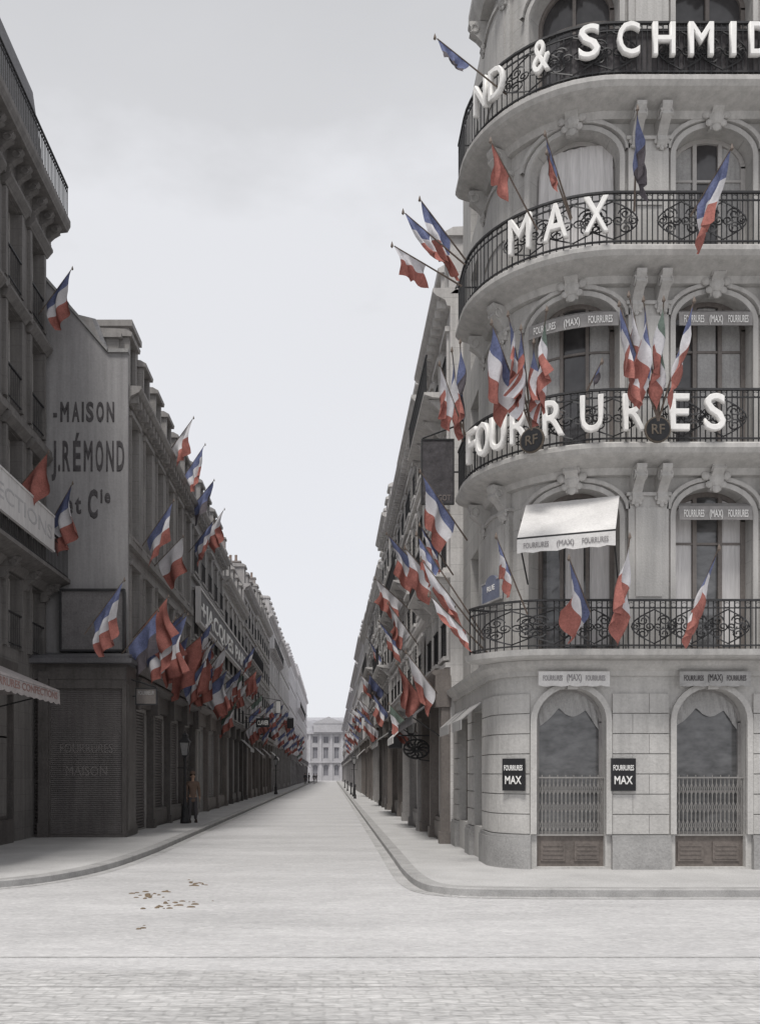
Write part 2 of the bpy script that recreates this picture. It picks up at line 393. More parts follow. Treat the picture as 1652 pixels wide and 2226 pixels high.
for op in (g1,g2,g3):
    sh=MB(); a,b=op[0],op[1]
    pbox(sh,PG,a,b,.16,.7,-.3,-.12); 
    for k in range(2):
        w=(b-a)/2; pbox(sh,PG,a+w*k+.08,a+w*(k+1)-.08,.25,.6,-.121,-.1)
        for q in range(4): pbox(sh,PG,a+w*k+.12,a+w*(k+1)-.12,.29+q*.075,.32+q*.075,-.101,-.09)
    sh.build('stall_riser',woodp,corner)
    o2=(a,b,.7,op[3],op[4])
    w=window(corner,PG,o2,.24,greyw,glass_r,mull=0,trans=(.3,),fw=.05)
    gate=MB()
    n=16
    for i in range(n+1):
        t=a+.03+(b-a-.06)*i/n; gate.tube([PG.p(t,-.1,.72),PG.p(t,-.1,1.72+(.06 if i%2 else 0))],.009,4)
        if i<n:
            t2=a+.03+(b-a-.06)*(i+1)/n
            for (za,zb) in ((.78,1.0),(1.0,.78),(1.1,1.32),(1.32,1.1),(1.42,1.64),(1.64,1.42)): gate.tube([PG.p(t,-.095,za),PG.p(t2,-.095,zb)],.005,3)
    pbox(gate,PG,a,b,1.72,1.745,-.12,-.08); pbox(gate,PG,a,b,.7,.73,-.12,-.08)
    gate.build('folding_gate',gatem,corner)
    sw=MB(); ss=[a+.06+(b-a-.12)*i/40 for i in range(41)]
    for i in range(40):
        def lo(t):
            u=(t-a)/(b-a); return 2.98-.16*abs(math.sin(u*PI*2.5+.3))-.32*(abs(u-.5)*2)**3
        ta,tb=ss[i],ss[i+1]
        for k in range(5):
            def P_(t,kk,i_):
                u=kk/5; zt=top(op,t)-.05; z=lo(t)+(zt-lo(t))*u; return PG.p(t,-.215+.012*math.sin(i_*1.3+u*5),z)
            sw.quad(P_(ta,k,i),P_(tb,k,i+1),P_(tb,k+1,i+1),P_(ta,k+1,i))
    sw.build('curtain',greyc,w)
for op in (gs1,gs2):
    window(corner,PG,op,.2,brownw,glass,1,(.7,))
    aw=MB(); a,b=op[0]-.05,op[1]+.05
    sweep(aw,PG,a,b,[(.06,3.2),(.45,2.85),(.45,2.65),(.435,2.65),(.435,2.84),(.06,3.17)])
    aw.build('awning',greyc,corner)
for op in (g1,g2):
    c=(op[0]+op[1])/2; bn=MB(); n=16; 
    for i in range(n):
        x0=-.62+1.24*i/n; x1=-.62+1.24*(i+1)/n; bn.M=PG.frame(c,0,0); l0=3.34-.025*abs(math.sin(i*.9)); l1=3.34-.025*abs(math.sin((i+1)*.9))
        bn.add([(x0,.2,l0),(x1,.2,l1),(x1,.2,3.58),(x0,.2,3.58),(x0,.08,3.6),(x1,.08,3.6)],[(0,1,2,3),(3,2,5,4)])
    b_=bn.build('awning_valance',greyc if op is g2 else whitec,corner)
    for dx,ww,tx in ((-.37,.34,'FOURRURES'),(0,.26,'(MAX)'),(.37,.34,'FOURRURES')):
        text('lettering',tx,fadel if op is g1 else leadm,b_,PG.frame(c,.204,3.42)@Matrix.Translation((dx,0,0)),.13 if tx!='(MAX)' else .16,ww,.002,.003,corner.location,.5)
def balcony(path,a,b,zt,o,prof,h,panels):
    s_=MB(); sweep(s_,path,a,b,prof); sl=s_.build('balcony',stone,corner)
    rl=MB(); railing(rl,path,a,b,zt,h,o,step=.09,r=.011)
    for c,w in panels: scrolls(rl,path,c,zt+.1,w,h-.28,o+.012)
    for k in range(6):
        oo=o*k/5; rl.tube([path.p(a+.01,oo,zt),path.p(a+.01,oo,zt+h)],.01,4)
    rl.tube([path.p(a+.01,0,zt+h-.02),path.p(a+.01,o,zt+h-.02)],.02,4); rl.tube([path.p(a+.01,0,zt+.07),path.p(a+.01,o,zt+.07)],.012,4)
    rl.build('railing',iron,sl)
    return sl
balcony(PG,5.2,PG.len,3.92,.5,[(-.3,3.78),(.5,3.78),(.58,3.82),(.6,3.92),(-.3,3.92)],.86,[(PG.s_px(p,.5),.75) for p in (1205,1290,1110,1420,1500,1580)])
for zt in (7.43,10.78,13.66):
    balcony(PU,3.3,PU.len,zt,.56,[(-.05,zt-.42),(.1,zt-.4),(.16,zt-.3),(.4,zt-.23),(.5,zt-.2),(.57,zt-.17),(.63,zt-.1),(.63,zt-.03),(.6,zt),(-.05,zt)],.92,
            [(PU.s_px(p,.56),.8) for p in (1150,1245,1330,1480,1570)])
mb=MB(); a_=PU.s_px(1215,.56)
pbox(mb,PU,a_,PU.len,13.74,14.5,.50,.52); mb.build('added_shade_panel',mat('painted_shade_dark',(.07,.065,.068),.7,.3,2,20,.1),corner)  # added dark panel, stands in for dark windows and shadow behind the letters
W1=(5.36,sU(5.06)); W2=(sU(6.04),sU(7.4)); W3=(sU(8.5),sU(9.8)); S1=(1.2,2.3)
fl=[(3.95,6.84),(7.45,10.24),(10.8,13.16),(13.68,16.0)]
ops=[]
for za,zb in fl:
    for (a,b) in (W1,W2,W3): ops.append((a,b,za,zb,.5))
    ops.append((S1[0],S1[1],za+.1,zb-.2,0))
mb=MB(); wall(mb,PU,0,PU.len,3.78,17.0,ops,.34)
mb.quad((xw,22,3.7),(12,22,3.7),(12,22,17),(xw,22,17)); mb.quad((11.3,16.2,0),(11.3,22,0),(11.3,22,17),(11.3,16.2,17)); mb.quad((xg,22,0),(12,22,0),(12,22,3.8),(xg,22,3.8))
mb.build('upper_wall',stone_w,corner)
for op in ops:
    if op[4]:
        mb=MB(); band(mb,PU,op,.09,-.01,.05); band(mb,PU,(op[0]-.1,op[1]+.1,op[3]-op[4],op[3]+.1,op[4]),.07,-.01,.09,jamb=False)
        mb.build('window_surround',stone,corner)
for i,(za,zb) in enumerate(fl):
    zc=[7.01,10.36,13.24,16.6][i]
    for (a,b) in ((W1[1]+.14,W2[0]-.14),(W2[1]+.14,W3[0]-.14),(3.55,W1[0]-.42)):
        mb=MB()
        pbox(mb,PU,a,b,za-.02,zc-.35,-.01,.09)
        pbox(mb,PU,a+.12,b-.12,za+.95,zc-.55,.089,.115); pbox(mb,PU,a-.04,b+.04,zc-.35,zc-.29,-.01,.13); pbox(mb,PU,a-.04,b+.04,za-.02,za+.12,-.01,.13)
        mb.build('pilaster',stone,corner)
        for c in (a+.13,b-.13):
            con=MB(); bracket(con,PU,c,.17,zc+.12,.62,.42); cartouche(con,PU,c,zc-.42,.22,.13); con.build('console',stone,corner,False)
    for op in ops:
        if op[2]==za and op[4]:
            con=MB(); c=(op[0]+op[1])/2; bracket(con,PU,c,.2,zb+.42,.5,.3); cartouche(con,PU,c,zb+.12,.42,.12); con.build('keystone',stone,corner,False)
mb=MB(); sweep(mb,PU,3.2,PU.len,[(-.1,16.7),(.2,16.75),(.3,16.95),(.35,17.1),(.35,17.25),(-.3,17.25)]); mb.build('cornice',stone,corner)
mb=MB(); mb.add([(xw+.3,22,17.24),(11.3,22,17.24),(11.3,16.6,17.24),(4.9,16.6,17.24),(3.9,17.2,17.24),(xw+.3,18,17.24),(xw+1.5,21.5,20),(10,21.5,20),(10,18.5,20),(5.6,18.5,20)],[(0,5,6),(5,4,9,6),(4,3,9),(3,2,8,9),(2,1,7,8),(1,0,6,7),(6,7,8,9)]); mb.build('roof',slate,corner)
for i,(za,zb) in enumerate(fl):
    for j,(a,b) in enumerate((W1,W2,W3)):
        op=(a,b,za,zb,.5); w=window(corner,PU,op,.3,brownw if i<2 or i==3 else cream,glass if i else glass_r,mull=2 if i<3 else 1,trans=(.68,),fw=.08)
        if i==2 and j==0:
            bl=MB(); ss=[a+.04+(b-a-.08)*k/24 for k in range(25)]
            for k in range(24):
                f_=lambda k_: -.14+.012*math.sin(k_*1.9)
                bl.quad(PU.p(ss[k],f_(k),za+.3),PU.p(ss[k+1],f_(k+1),za+.3),PU.p(ss[k+1],f_(k+1)-.1,min(top(op,ss[k+1]),zb-.13)),PU.p(ss[k],f_(k)-.1,min(top(op,ss[k]),zb-.13)))
            bl.build('blind',blindm,w)
        elif i<3:
            cu=MB()
            for (u0,u1) in (((.04,.3),(.7,.95)) if (i+j)%2 else ((.38,.62),(.7,.95))):
                n=8
                for k in range(n):
                    t0=a+(b-a)*(u0+(u1-u0)*k/n); t1=a+(b-a)*(u0+(u1-u0)*(k+1)/n)
                    o0=-.296+.008*(k%2); o1=-.296+.008*((k+1)%2)
                    cu.quad(PU.p(t0,o0,za+.15),PU.p(t1,o1,za+.15),PU.p(t1,o1,top(op,t1)-.1),PU.p(t0,o0,top(op,t0)-.1))
            cu.build('curtain',greyc if i!=0 else blindm,w)
        if i==1 or (i==0 and j>0):
            v=MB(); zc=zb-.46; sweep(v,PU,a+.04,b-.04,[(-.05,zc+.2),(.1,zc+.1),(.12,zc-.14),(.1,zc-.14),(.08,zc+.08),(-.05,zc+.17)])
            vv=v.build('awning_valance',greyw,corner)
            c0,w_=(a+b)/2,(b-a)*.86
            for c_,ww,tx in ((c0-w_*.33,w_*.3,'FOURRURES'),(c0,w_*.2,'(MAX)'),(c0+w_*.33,w_*.3,'FOURRURES')):
                text('lettering',tx,white,vv,PU.frame(c_,.126,zc-.09),.18,ww,.002,.003,corner.location,.5)
    window(corner,PU,(S1[0],S1[1],za+.1,zb-.2,0),.3,cream,glass)
aw=MB(); c=(W1[0]+W1[1])/2; aw.M=PU.frame(c,0,0); w=.8
n=12
for i in range(n):
    x0=-w+2*w*i/n; x1=-w+2*w*(i+1)/n
    for k in range(4):
        t0,t1=k/4,(k+1)/4; f=lambda t,x:(x,.1+.95*t,6.62-.82*t-.06*math.sin(t*PI)*(1-(x/w)**2))
        aw.quad(f(t0,x0),f(t0,x1),f(t1,x1),f(t1,x0))
    sc_=lambda x:5.8-.24-.035*abs(math.sin(x*9))
    aw.quad((x0,1.052,5.8),(x1,1.052,5.8),(x1,1.06,sc_(x1)),(x0,1.06,sc_(x0)))
aw=aw.build('canvas_awning',whitec,corner)
fr=MB(); fr.M=PU.frame(c,0,0); fr.tube([(-w,1.04,5.79),(w,1.04,5.79)],.02,5)
for x in (-w+.03,w-.03): fr.tube([(x,1.04,5.78),(x,.08,5.2)],.015,5)
fr.build('awning_frame',iron,aw)
fc=PU.frame(c,1.064,5.61)
for dx,ww,tx in ((-.48,.42,'FOURRURES'),(0,.28,'(MAX)'),(.48,.42,'FOURRURES')):
    text('lettering',tx,fadel,aw,fc@Matrix.Translation((dx,.004,0)),.13,ww,.002,.002,corner.location,.5)
for px,lab in ((1115,'black enamel shop plaque left of the arched doorway'),(1355,'black enamel shop plaque on the pier right of the arched doorway')):
    s_=PG.s_px(px,.1); loc=PG.p(s_,.07,1.5); t=thing('wall_plaque',lab,'sign',loc,'black shop plaques on the ground floor piers')
    b_=MB(); b_.M=PG.frame(s_,.08,1.5); b_.box(-.215,.215,-.02,.02,0,.57); bo=b_.build('board',black,t)
    text('lettering','FOURRURES',white,t,PG.frame(s_,.104,1.86),.13,.36,.003,.003,loc,.5)
    text('lettering','MAX',white,t,PG.frame(s_,.104,1.62),.2,.32,.003,.004,loc,.5)
s_=4.5; loc=PU.p(s_,.2,5.3); t=thing('street_name_plate','small blue street name plate high on the side of the corner building','sign',loc)
MP=PU.frame(s_,.17,5.08)
b_=MB(); b_.M=MP; b_.box(-.4,.4,-.04,.02,0,.36)
b_.add([(-.24*math.cos(k*PI/8),y,.36+.12*math.sin(k*PI/8)) for y in (-.02,.02) for k in range(9)],[tuple(range(9)),tuple(range(9,18))]+[(k,k+1,10+k,9+k) for k in range(8)]); b_.build('plate',bluep,t)
fm_=MB(); fm_.M=MP
for q in ((-.43,.43,-.03,0),(-.43,-.25,.36,.39),(.25,.43,.36,.39),(-.43,-.4,0,.36),(.4,.43,0,.36)): fm_.box(q[0],q[1],-.02,.03,q[2],q[3])
fm_.build('frame',greyc,t)
text('lettering','RUE',white,t,PU.frame(s_,.193,5.27),.14,.34,.003,.003,loc,.5)
def lettersign(name,label,chars,path,o,z,h):
    loc=path.p(path.s_px(chars[len(chars)//2][1],o),o,z); t=thing(name,label,'sign',loc)
    for ch,px,w in chars:
        s_=path.s_px(px,o); text('letter',ch,white,t,path.frame(s_,o,z),h/.72,w,.035,.016,loc)
    return t
lettersign('letter_sign','large white letters reading MAX on the curved second balcony railing',[('M',1130,.44),('A',1208,.44),('X',1295,.42)],PU,.68,10.95,.62)
lettersign('letter_sign','large white letters reading FOURRURES along the curved railing below the MAX letters',[('F',1026,.34),('O',1050,.38),('U',1082,.36),('R',1130,.38),('R',1203,.38),('U',1285,.38),('R',1378,.38),('E',1475,.34),('S',1552,.36)],PU,.68,7.6,.62)
lettersign('letter_sign','white letters with an ampersand on the topmost railing at the top edge',[('N',1045,.36),('D',1080,.36),('&',1176,.32),('S',1280,.36),('C',1365,.38),('H',1442,.38),('M',1522,.42),('I',1592,.1),('D',1650,.36)],PU,.68,13.92,.56)
# ---------------------------------------------------------------- generic street house
def house(label,side,xf,y0,y1,eave,roofh,gf,nf,bays,wm,shop,fm=cream,seed=0,detail=1,rails=True,balc=(),dorm=True,shut=False,band_h=.12,levels=None,chimy=True,gl=None,sb_=True):
    rd=random.Random(seed); root=thing('street_house',label,'house',(xf,(y0+y1)/2,0))
    L=y1-y0; gl=gl or (glass,glass2)
    P=Path([('L',L,(xf,y0) if side<0 else (xf,y1),(1,0) if side<0 else (-1,0))])
    if levels is None:
        fh=(eave-.5-gf)/nf; levels=[(gf+fh*i+.35,gf+fh*i+fh*.86-.1) for i in range(nf)]
    bw=L/bays; w=min(1.15,bw*.5); ops=[]
    for za,zb in levels:
        for k in range(bays):
            c=bw*(k+.5); ops.append((c-w/2,c+w/2,za,zb,0))
    sb=max(1,int(round(L/3.2))); sw=L/sb; gops=[]
    for k in range(sb):
        gops.append((sw*k+.22,sw*(k+1)-.22,.7 if k%3 else .16,gf-.85,0))
    mb=MB(); wall(mb,P,0,L,.1,eave-.1,ops+gops,.24)
    D=9
    for t in (0,L):
        mb.quad(P.p(t,0,0),P.p(t,-D,0),P.p(t,-D,eave),P.p(t,0,eave))
        mb.add([P.p(t,0,eave-.1),P.p(t,-.25,eave+.1),P.p(t,-.95,eave+roofh),P.p(t,-4.5,eave+roofh+.9),P.p(t,-D,eave)],[(0,1,2,3,4)])
    mb.quad(P.p(0,-D,0),P.p(L,-D,0),P.p(L,-D,eave),P.p(0,-D,eave))
    for i,(za,zb) in enumerate(levels):
        if band_h: pbox(mb,P,0.003,L-.003,za-.3,za-.3+band_h,-.01,.12)
    if detail:
        for op in ops:
            pbox(mb,P,op[0]-.12,op[0]-.003,op[2],op[3],-.01,.05); pbox(mb,P,op[1]+.003,op[1]+.12,op[2],op[3],-.01,.05)
            pbox(mb,P,op[0]-.2,op[1]+.2,op[3]+.003,op[3]+.13,-.01,.1 if rd.random()<.9 else .2); pbox(mb,P,op[0]-.15,op[1]+.15,op[2]-.1,op[2]-.003,-.01,.14)
    mb.build('wall',wm,root)
    c_=MB(); sweep(c_,P,0.002,L-.002,[(-.02,eave-.4),(.08,eave-.38),(.12,eave-.25),(.34,eave-.14),(.42,eave-.05),(.42,eave+.03),(-.1,eave+.05)])
    if detail:
        n=int(L/.45)
        for i in range(n): t=(i+.5)*L/n; pbox(c_,P,t-.07,t+.07,eave-.38,eave-.16,.08,.3)
    c_.build('cornice',wm,root)
    rf=MB(); sweep(rf,P,0.004,L-.004,[(-.12,eave+.05),(-.85,eave+roofh),(-4.5,eave+roofh+.9),(-D+.1,eave+.05)])
    rf.build('roof',slate if rd.random()<.5 else zinc,root)
    if dorm and roofh>1.3:
        for k in range(bays):
            c=bw*(k+.5); db=MB(); zt=eave+min(roofh*.85,1.75)
            pbox(db,P,c-.5,c-.36,eave+.1,zt,-1.3,-.02); pbox(db,P,c+.36,c+.5,eave+.1,zt,-1.3,-.02)
            pbox(db,P,c-.36,c+.36,eave+.1,eave+.3,-1.3,-.04)
            sweep(db,P,c-.58,c+.58,[(-1.4,zt),(.06,zt),(.08,zt+.1),(-.1,zt+.2),(-1.4,zt+.26)])
            do=db.build('dormer',wm,root); pn=MB(); pbox(pn,P,c-.36,c+.36,eave+.3,zt,-.2,-.14); pn.build('pane',gl[0],do)
            mu=MB(); pbox(mu,P,c-.03,c+.03,eave+.3,zt,-.14,-.1); mu.build('window_frame',fm,do)
    if chimy:
        for t in ((.5,) if L<9 else (.5,L*.52)):
            ch=MB(); zt=eave+roofh+rd.uniform(.8,1.6); pbox(ch,P,t-.3,t+.3,eave+.6,zt,-3.6,-1.25); pbox(ch,P,t-.36,t+.36,zt,zt+.12,-3.66,-1.19)
            co=ch.build('chimney',chim,root); pt=MB()
            for q in range(5): p=P.p(t,-1.6-q*.42,zt+.12); pt.lathe([(.12,0),(.1,.3),(.11,.5),(.08,.5)],p,7)
            pt.build('chimney_pots',pot,co)
    for op in ops:
        window(root,P,op,.2,fm,gl[0] if rd.random()<.6 else gl[1],1,(.55,) ,.06,rail=rails and detail and op[2]>gf,simple=not detail)
        if shut and rd.random()<.8:
            for sg in (0,1):
                s2=MB()
                e=op[0]-.14 if sg==0 else op[1]+.14; d_=-.5 if sg==0 else .5
                a,b=sorted((e,e+d_)); pbox(s2,P,a,b,op[2]+.02,op[3]-.02,.06,.1)
                for q in range(int((op[3]-op[2])/.12)): pbox(s2,P,a+.04,b-.04,op[2]+.07+q*.12,op[2]+.11+q*.12,.099,.115)
                s2.build('shutter',fm,root)
    if sb_ and rd.random()<.7:
        li=rd.randrange(min(2,len(levels))); z=levels[li][0]-.28; a=rd.uniform(.02,.3)*L; b=a+rd.uniform(.4,.65)*L
        s_=MB(); pbox(s_,P,a,b,z-.45,z+.32,.14,.2); pbox(s_,P,a-.04,b+.04,z+.32,z+.38,.13,.24); pbox(s_,P,a-.04,b+.04,z-.5,z-.45,.13,.24); s_.build('signboard',rd.choice([greyc,darkw,cream,blindm]),root)
    for li in balc:
        za=levels[li][0]-.12; b=MB(); sweep(b,P,.1,L-.1,[(-.02,za-.16),(.4,za-.12),(.62,za-.05),(.62,za),(-.02,za)])
        n=int(L/1.3)
        for i in range(n+1): 
            t=min(max(.3,L*i/n),L-.3); sweep(b,P,t-.07,t+.07,[(0,za-.55),(.1,za-.5),(.5,za-.14),(.0,za-.14)])
        bo=b.build('balcony',wm,root); rl=MB(); railing(rl,P,.1,L-.1,za,.9,.56,step=.14 if detail else .3,orn=detail>0); rl.build('railing',iron,bo)
    sf=MB(); o=.16
    for k in range(sb+1):
        t=min(max(sw*k,.14),L-.14); pbox(sf,P,t-.13,t+.13,.12,gf-.75,-.01,o+.06); pbox(sf,P,t-.16,t+.16,.12,.4,-.012,o+.1); pbox(sf,P,t-.17,t+.17,gf-.9,gf-.15,-.012,o+.2)
    pbox(sf,P,.005,L-.005,gf-.75,gf-.22,-.013,o); sweep(sf,P,.005,L-.005,[(0,gf-.22),(o+.05,gf-.22),(o+.28,gf-.1),(o+.28,gf-.03),(0,gf+.04)])
    for gop in gops:
        if gop[2]>.5: pbox(sf,P,gop[0]-.07,gop[1]+.07,.13,.7,-.013,o-.04); pbox(sf,P,gop[0]+.15,gop[1]-.15,.22,.6,o-.041,o-.01)
    sfo=sf.build('shopfront',shop,root)
    for k,gop in enumerate(gops):
        if rd.random()<.5:
            s3=MB(); n=int((gop[3]-gop[2])/.09)
            for q in range(n):
                za=gop[2]+(gop[3]-gop[2])*q/n; zb=gop[2]+(gop[3]-gop[2])*(q+1)/n; sweep(s3,P,gop[0],gop[1],[(-.1,za),(-.06,za+.01),(-.04,(za+zb)/2),(-.06,zb-.01),(-.1,zb)])
            s3.build('rolling_shutter',shutm if rd.random()<.5 else greyw,sfo)
        else: window(root,P,gop,.1,rd.choice([shop,cream,greyw]),glass_r if rd.random()<.5 else gl[1],2,(.35,.75,),.07)
        if rd.random()<.2:
            s4=MB(); sweep(s4,P,gop[0],gop[1],[(o+.2,gop[3]+.1),(.95,gop[3]-.45),(.95,gop[3]-.65),(.93,gop[3]-.65),(.93,gop[3]-.47),(o+.2,gop[3]+.07)]); s4.build('awning',rd.choice([greyc,whitec,brownw]),root)
    return root,P
lw=[mat('left_house_stone_%s'%n,c,.9,.26,1.0,20,.3,streak=.5,course=.4) for n,c in (('warm',(.3,.287,.278)),('grey',(.33,.32,.315)),('pale',(.42,.405,.395)),('mid',(.39,.375,.37)),('hazy',(.54,.525,.525)),('far',(.64,.625,.64)))]  # hazy and far stones are paler: distance haze painted into the colour
rw=[mat('right_house_stone_%s'%n,c,.9,.22,1.0,20,.3,streak=.5,course=.4) for n,c in (('pale',(.58,.565,.55)),('grey',(.52,.505,.495)),('cream',(.63,.615,.6)),('hazy',(.62,.605,.605)),('far',(.68,.665,.68)))]  # hazy and far tones carry painted haze, as on the left side
hg=(mat('haze_toned_window_glass',(.18,.18,.19),.3,.3,.8,3,0,spec=.5),mat('haze_toned_curtained_glass',(.38,.38,.39),.3,.3,.8,3,0))  # window colours lightened to paint haze over the farther houses
fs_=mat('haze_toned_shop_paint',(.32,.31,.315),.7,.3,1.5,18,.1)  # distant shopfronts: paler colour stands in for haze
XL=-5.7; XR=2.85
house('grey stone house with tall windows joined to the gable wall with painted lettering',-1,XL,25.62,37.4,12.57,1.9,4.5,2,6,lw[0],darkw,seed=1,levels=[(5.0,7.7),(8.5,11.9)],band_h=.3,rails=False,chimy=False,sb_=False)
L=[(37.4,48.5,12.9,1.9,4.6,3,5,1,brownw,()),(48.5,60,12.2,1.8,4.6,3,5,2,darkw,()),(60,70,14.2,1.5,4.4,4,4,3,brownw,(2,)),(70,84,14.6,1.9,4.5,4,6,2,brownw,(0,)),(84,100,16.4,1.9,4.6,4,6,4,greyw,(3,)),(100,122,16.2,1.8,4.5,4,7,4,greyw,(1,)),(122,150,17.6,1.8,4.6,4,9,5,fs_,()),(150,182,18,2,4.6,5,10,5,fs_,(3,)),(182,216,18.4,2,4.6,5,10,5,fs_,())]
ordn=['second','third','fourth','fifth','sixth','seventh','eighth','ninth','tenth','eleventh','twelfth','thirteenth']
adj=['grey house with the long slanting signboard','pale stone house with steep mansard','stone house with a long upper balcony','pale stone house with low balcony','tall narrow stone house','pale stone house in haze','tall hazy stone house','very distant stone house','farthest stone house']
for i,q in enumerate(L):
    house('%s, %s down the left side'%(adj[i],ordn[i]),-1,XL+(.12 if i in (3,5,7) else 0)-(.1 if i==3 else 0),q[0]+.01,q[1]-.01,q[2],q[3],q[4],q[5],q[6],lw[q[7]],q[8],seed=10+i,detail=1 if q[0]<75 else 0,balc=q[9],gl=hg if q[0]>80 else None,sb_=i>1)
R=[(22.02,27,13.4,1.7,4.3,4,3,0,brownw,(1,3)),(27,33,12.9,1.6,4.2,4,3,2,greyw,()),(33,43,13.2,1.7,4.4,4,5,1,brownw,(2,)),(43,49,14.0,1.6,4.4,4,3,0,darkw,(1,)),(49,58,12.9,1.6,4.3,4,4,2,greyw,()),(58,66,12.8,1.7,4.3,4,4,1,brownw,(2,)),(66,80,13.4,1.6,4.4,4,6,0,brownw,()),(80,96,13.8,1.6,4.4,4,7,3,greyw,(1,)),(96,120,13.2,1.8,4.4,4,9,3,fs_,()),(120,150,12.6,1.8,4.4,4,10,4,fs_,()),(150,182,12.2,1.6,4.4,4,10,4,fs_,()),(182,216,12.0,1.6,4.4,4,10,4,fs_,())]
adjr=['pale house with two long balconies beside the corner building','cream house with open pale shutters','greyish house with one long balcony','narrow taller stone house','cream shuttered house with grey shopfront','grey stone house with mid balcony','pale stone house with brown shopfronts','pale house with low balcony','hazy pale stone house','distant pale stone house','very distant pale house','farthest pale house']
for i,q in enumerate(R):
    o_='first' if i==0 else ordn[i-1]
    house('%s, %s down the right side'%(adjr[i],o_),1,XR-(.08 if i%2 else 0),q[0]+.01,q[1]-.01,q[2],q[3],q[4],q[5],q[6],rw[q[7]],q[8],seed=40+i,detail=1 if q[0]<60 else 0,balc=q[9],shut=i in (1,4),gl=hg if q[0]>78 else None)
# ---------------------------------------------------------------- blank gable wall with painted lettering
gw=mat('rendered_gable_wall',(.31,.303,.305),.92,.2,.7,18,.2,streak=.5)
gab=thing('gable_wall','blank rendered gable wall with painted MAISON lettering, stepped top','wall',(-6.8,25.5,0))
mb=MB(); prof=[(105,1500),(105,600),(150,668),(235,768),(279,768),(279,1500)]
pts=[at(a,b,25.5) for a,b in prof]; pts=[(p.x,p.z) for p in pts]; pts[0]=(pts[0][0]-.6,.1); pts[1]=(pts[1][0]-.6,pts[1][1]+.5); pts[5]=(pts[5][0],.1)
n=len(pts); mb.add([(x,25.48,z) for x,z in pts]+[(x,25.61,z) for x,z in pts],[tuple(range(n)),tuple(range(n,2*n))]+[(i,(i+1)%n,n+(i+1)%n,n+i) for i in range(n)])
mb.build('wall',gw,gab)
cp=MB()
for i in (1,2,3):
    a,b=pts[i],pts[i+1]; cp.add([(a[0],25.42,a[1]),(b[0]+.02,25.42,b[1]),(b[0]+.02,25.67,b[1]),(a[0],25.67,a[1]),(a[0],25.42,a[1]+.1),(b[0]+.02,25.42,b[1]+.1),(b[0]+.02,25.67,b[1]+.1),(a[0],25.67,a[1]+.1)],[(0,3,2,1),(4,5,6,7),(0,1,5,4),(1,2,6,5),(2,3,7,6),(3,0,4,7)])
cp.build('coping',stone_d,gab)
def wtext(s_,x0,x1,yb,h,b=.03):
    # each letter is placed on its own so that the tall narrow capitals stand well apart
    adv={'M':1.15,'J':.62,'.':.38,'I':.38,'-':.7,'i':.5}; tot=sum(adv.get(ch,1) for ch in s_); x=x0
    for ch in s_:
        cw=(x1-x0)*adv.get(ch,1)/tot; a=at(x+cw/2,yb,25.47); M=Matrix(((1,0,0,a.x),(0,-1,0,25.472),(0,0,1,a.z),(0,0,0,1)))
        text('lettering',ch,leadm,gab,M,(h*.0128-2*b)/.72,cw*.01275*(.74 if ch not in '.I-i' else .55),.002,b,gab.location,.12); x+=cw
wtext('-MAISON',113,252,915,46,.03); wtext('J.RÉMOND',111,274,1022,70,.035); wtext('et',143,180,1115,44,.026); wtext('C',188,217,1124,66,.04); wtext('ie',217,243,1092,34,.022)
rb=thing('rear_building','grey building with flat topped roof block rising behind the blank gable wall','building',(-7,28,0))
mb=MB(); mb.box(-12,-6.3,26.4,34,0.1,13.6); a=at(185,700,27.5); b=at(290,760,27.5); mb.box(a.x,b.x,27.0,28.2,13,14.9); mb.box(a.x-.6,b.x+.1,26.9,28.3,14.9,15.08)
mb.box(-6.95,-6.0,26.0,27.4,13.2,14.1); mb.box(-7.05,-5.9,25.9,27.5,14.1,14.22); mb.build('wall',lw[0],rb)
mb=MB(); mb.add([(-12,26.2,13.6),(-6.1,26.2,13.6),(-7.2,30,15.3),(-12,30,15.3)],[(0,1,2,3)])
mb.add([(a.x-.5,26.2,14.0),(b.x-.3,26.2,13.9),(b.x-.4,27.0,14.7),(a.x-.2,27.0,14.7)],[(0,1,2,3)])
mb.build('roof',zinc,rb)
# ---------------------------------------------------------------- near left building (set back)
nl=thing('tall_building','tall dark building at the left edge with bracketed cornice and white balcony signboard','building',(-8,21,0))
XN=-7.87
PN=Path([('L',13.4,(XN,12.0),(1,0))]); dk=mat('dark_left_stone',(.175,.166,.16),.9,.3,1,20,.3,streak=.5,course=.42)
ops=[]
for za,zb in ((8.0,10.2),(10.9,13.2),(13.8,15.9)):
    for c in (2.0,4.3,6.6,8.9,10.7,12.5): ops.append((c-.5,c+.5,za,zb,0))
ops+= [(c-.5,c+.5,4.9,6.7,0) for c in (6.6,8.9,10.7,12.5)]
mb=MB(); wall(mb,PN,0,13.4,.1,16.7,ops,.3); mb.quad((XN,25.4,0),(-16,25.4,0),(-16,25.4,17),(XN,25.4,17)); mb.quad((XN,12,0),(-16,12,0),(-16,12,17),(XN,12,17))
for op in ops:
    pbox(mb,PN,op[0]-.16,op[0]-.003,op[2],op[3],-.01,.09); pbox(mb,PN,op[1]+.003,op[1]+.16,op[2],op[3],-.01,.09); sweep(mb,PN,op[0]-.25,op[1]+.25,[(0,op[3]+.02),(.1,op[3]+.02),(.25,op[3]+.2),(.25,op[3]+.27),(0,op[3]+.3)])
for z in (10.5,13.4): pbox(mb,PN,0,13.4,z,z+.16,-.01,.18)
mb.build('wall',dk,nl)
for op in ops: window(nl,PN,op,.26,cream,glass,1,(.5,.75),.07,rail=True)
mb=MB(); sweep(mb,PN,0,13.42,[(-.02,16.1),(.12,16.15),(.16,16.7),(.6,16.75),(.68,16.9),(.68,17.05),(-.02,17.05)])
n=22
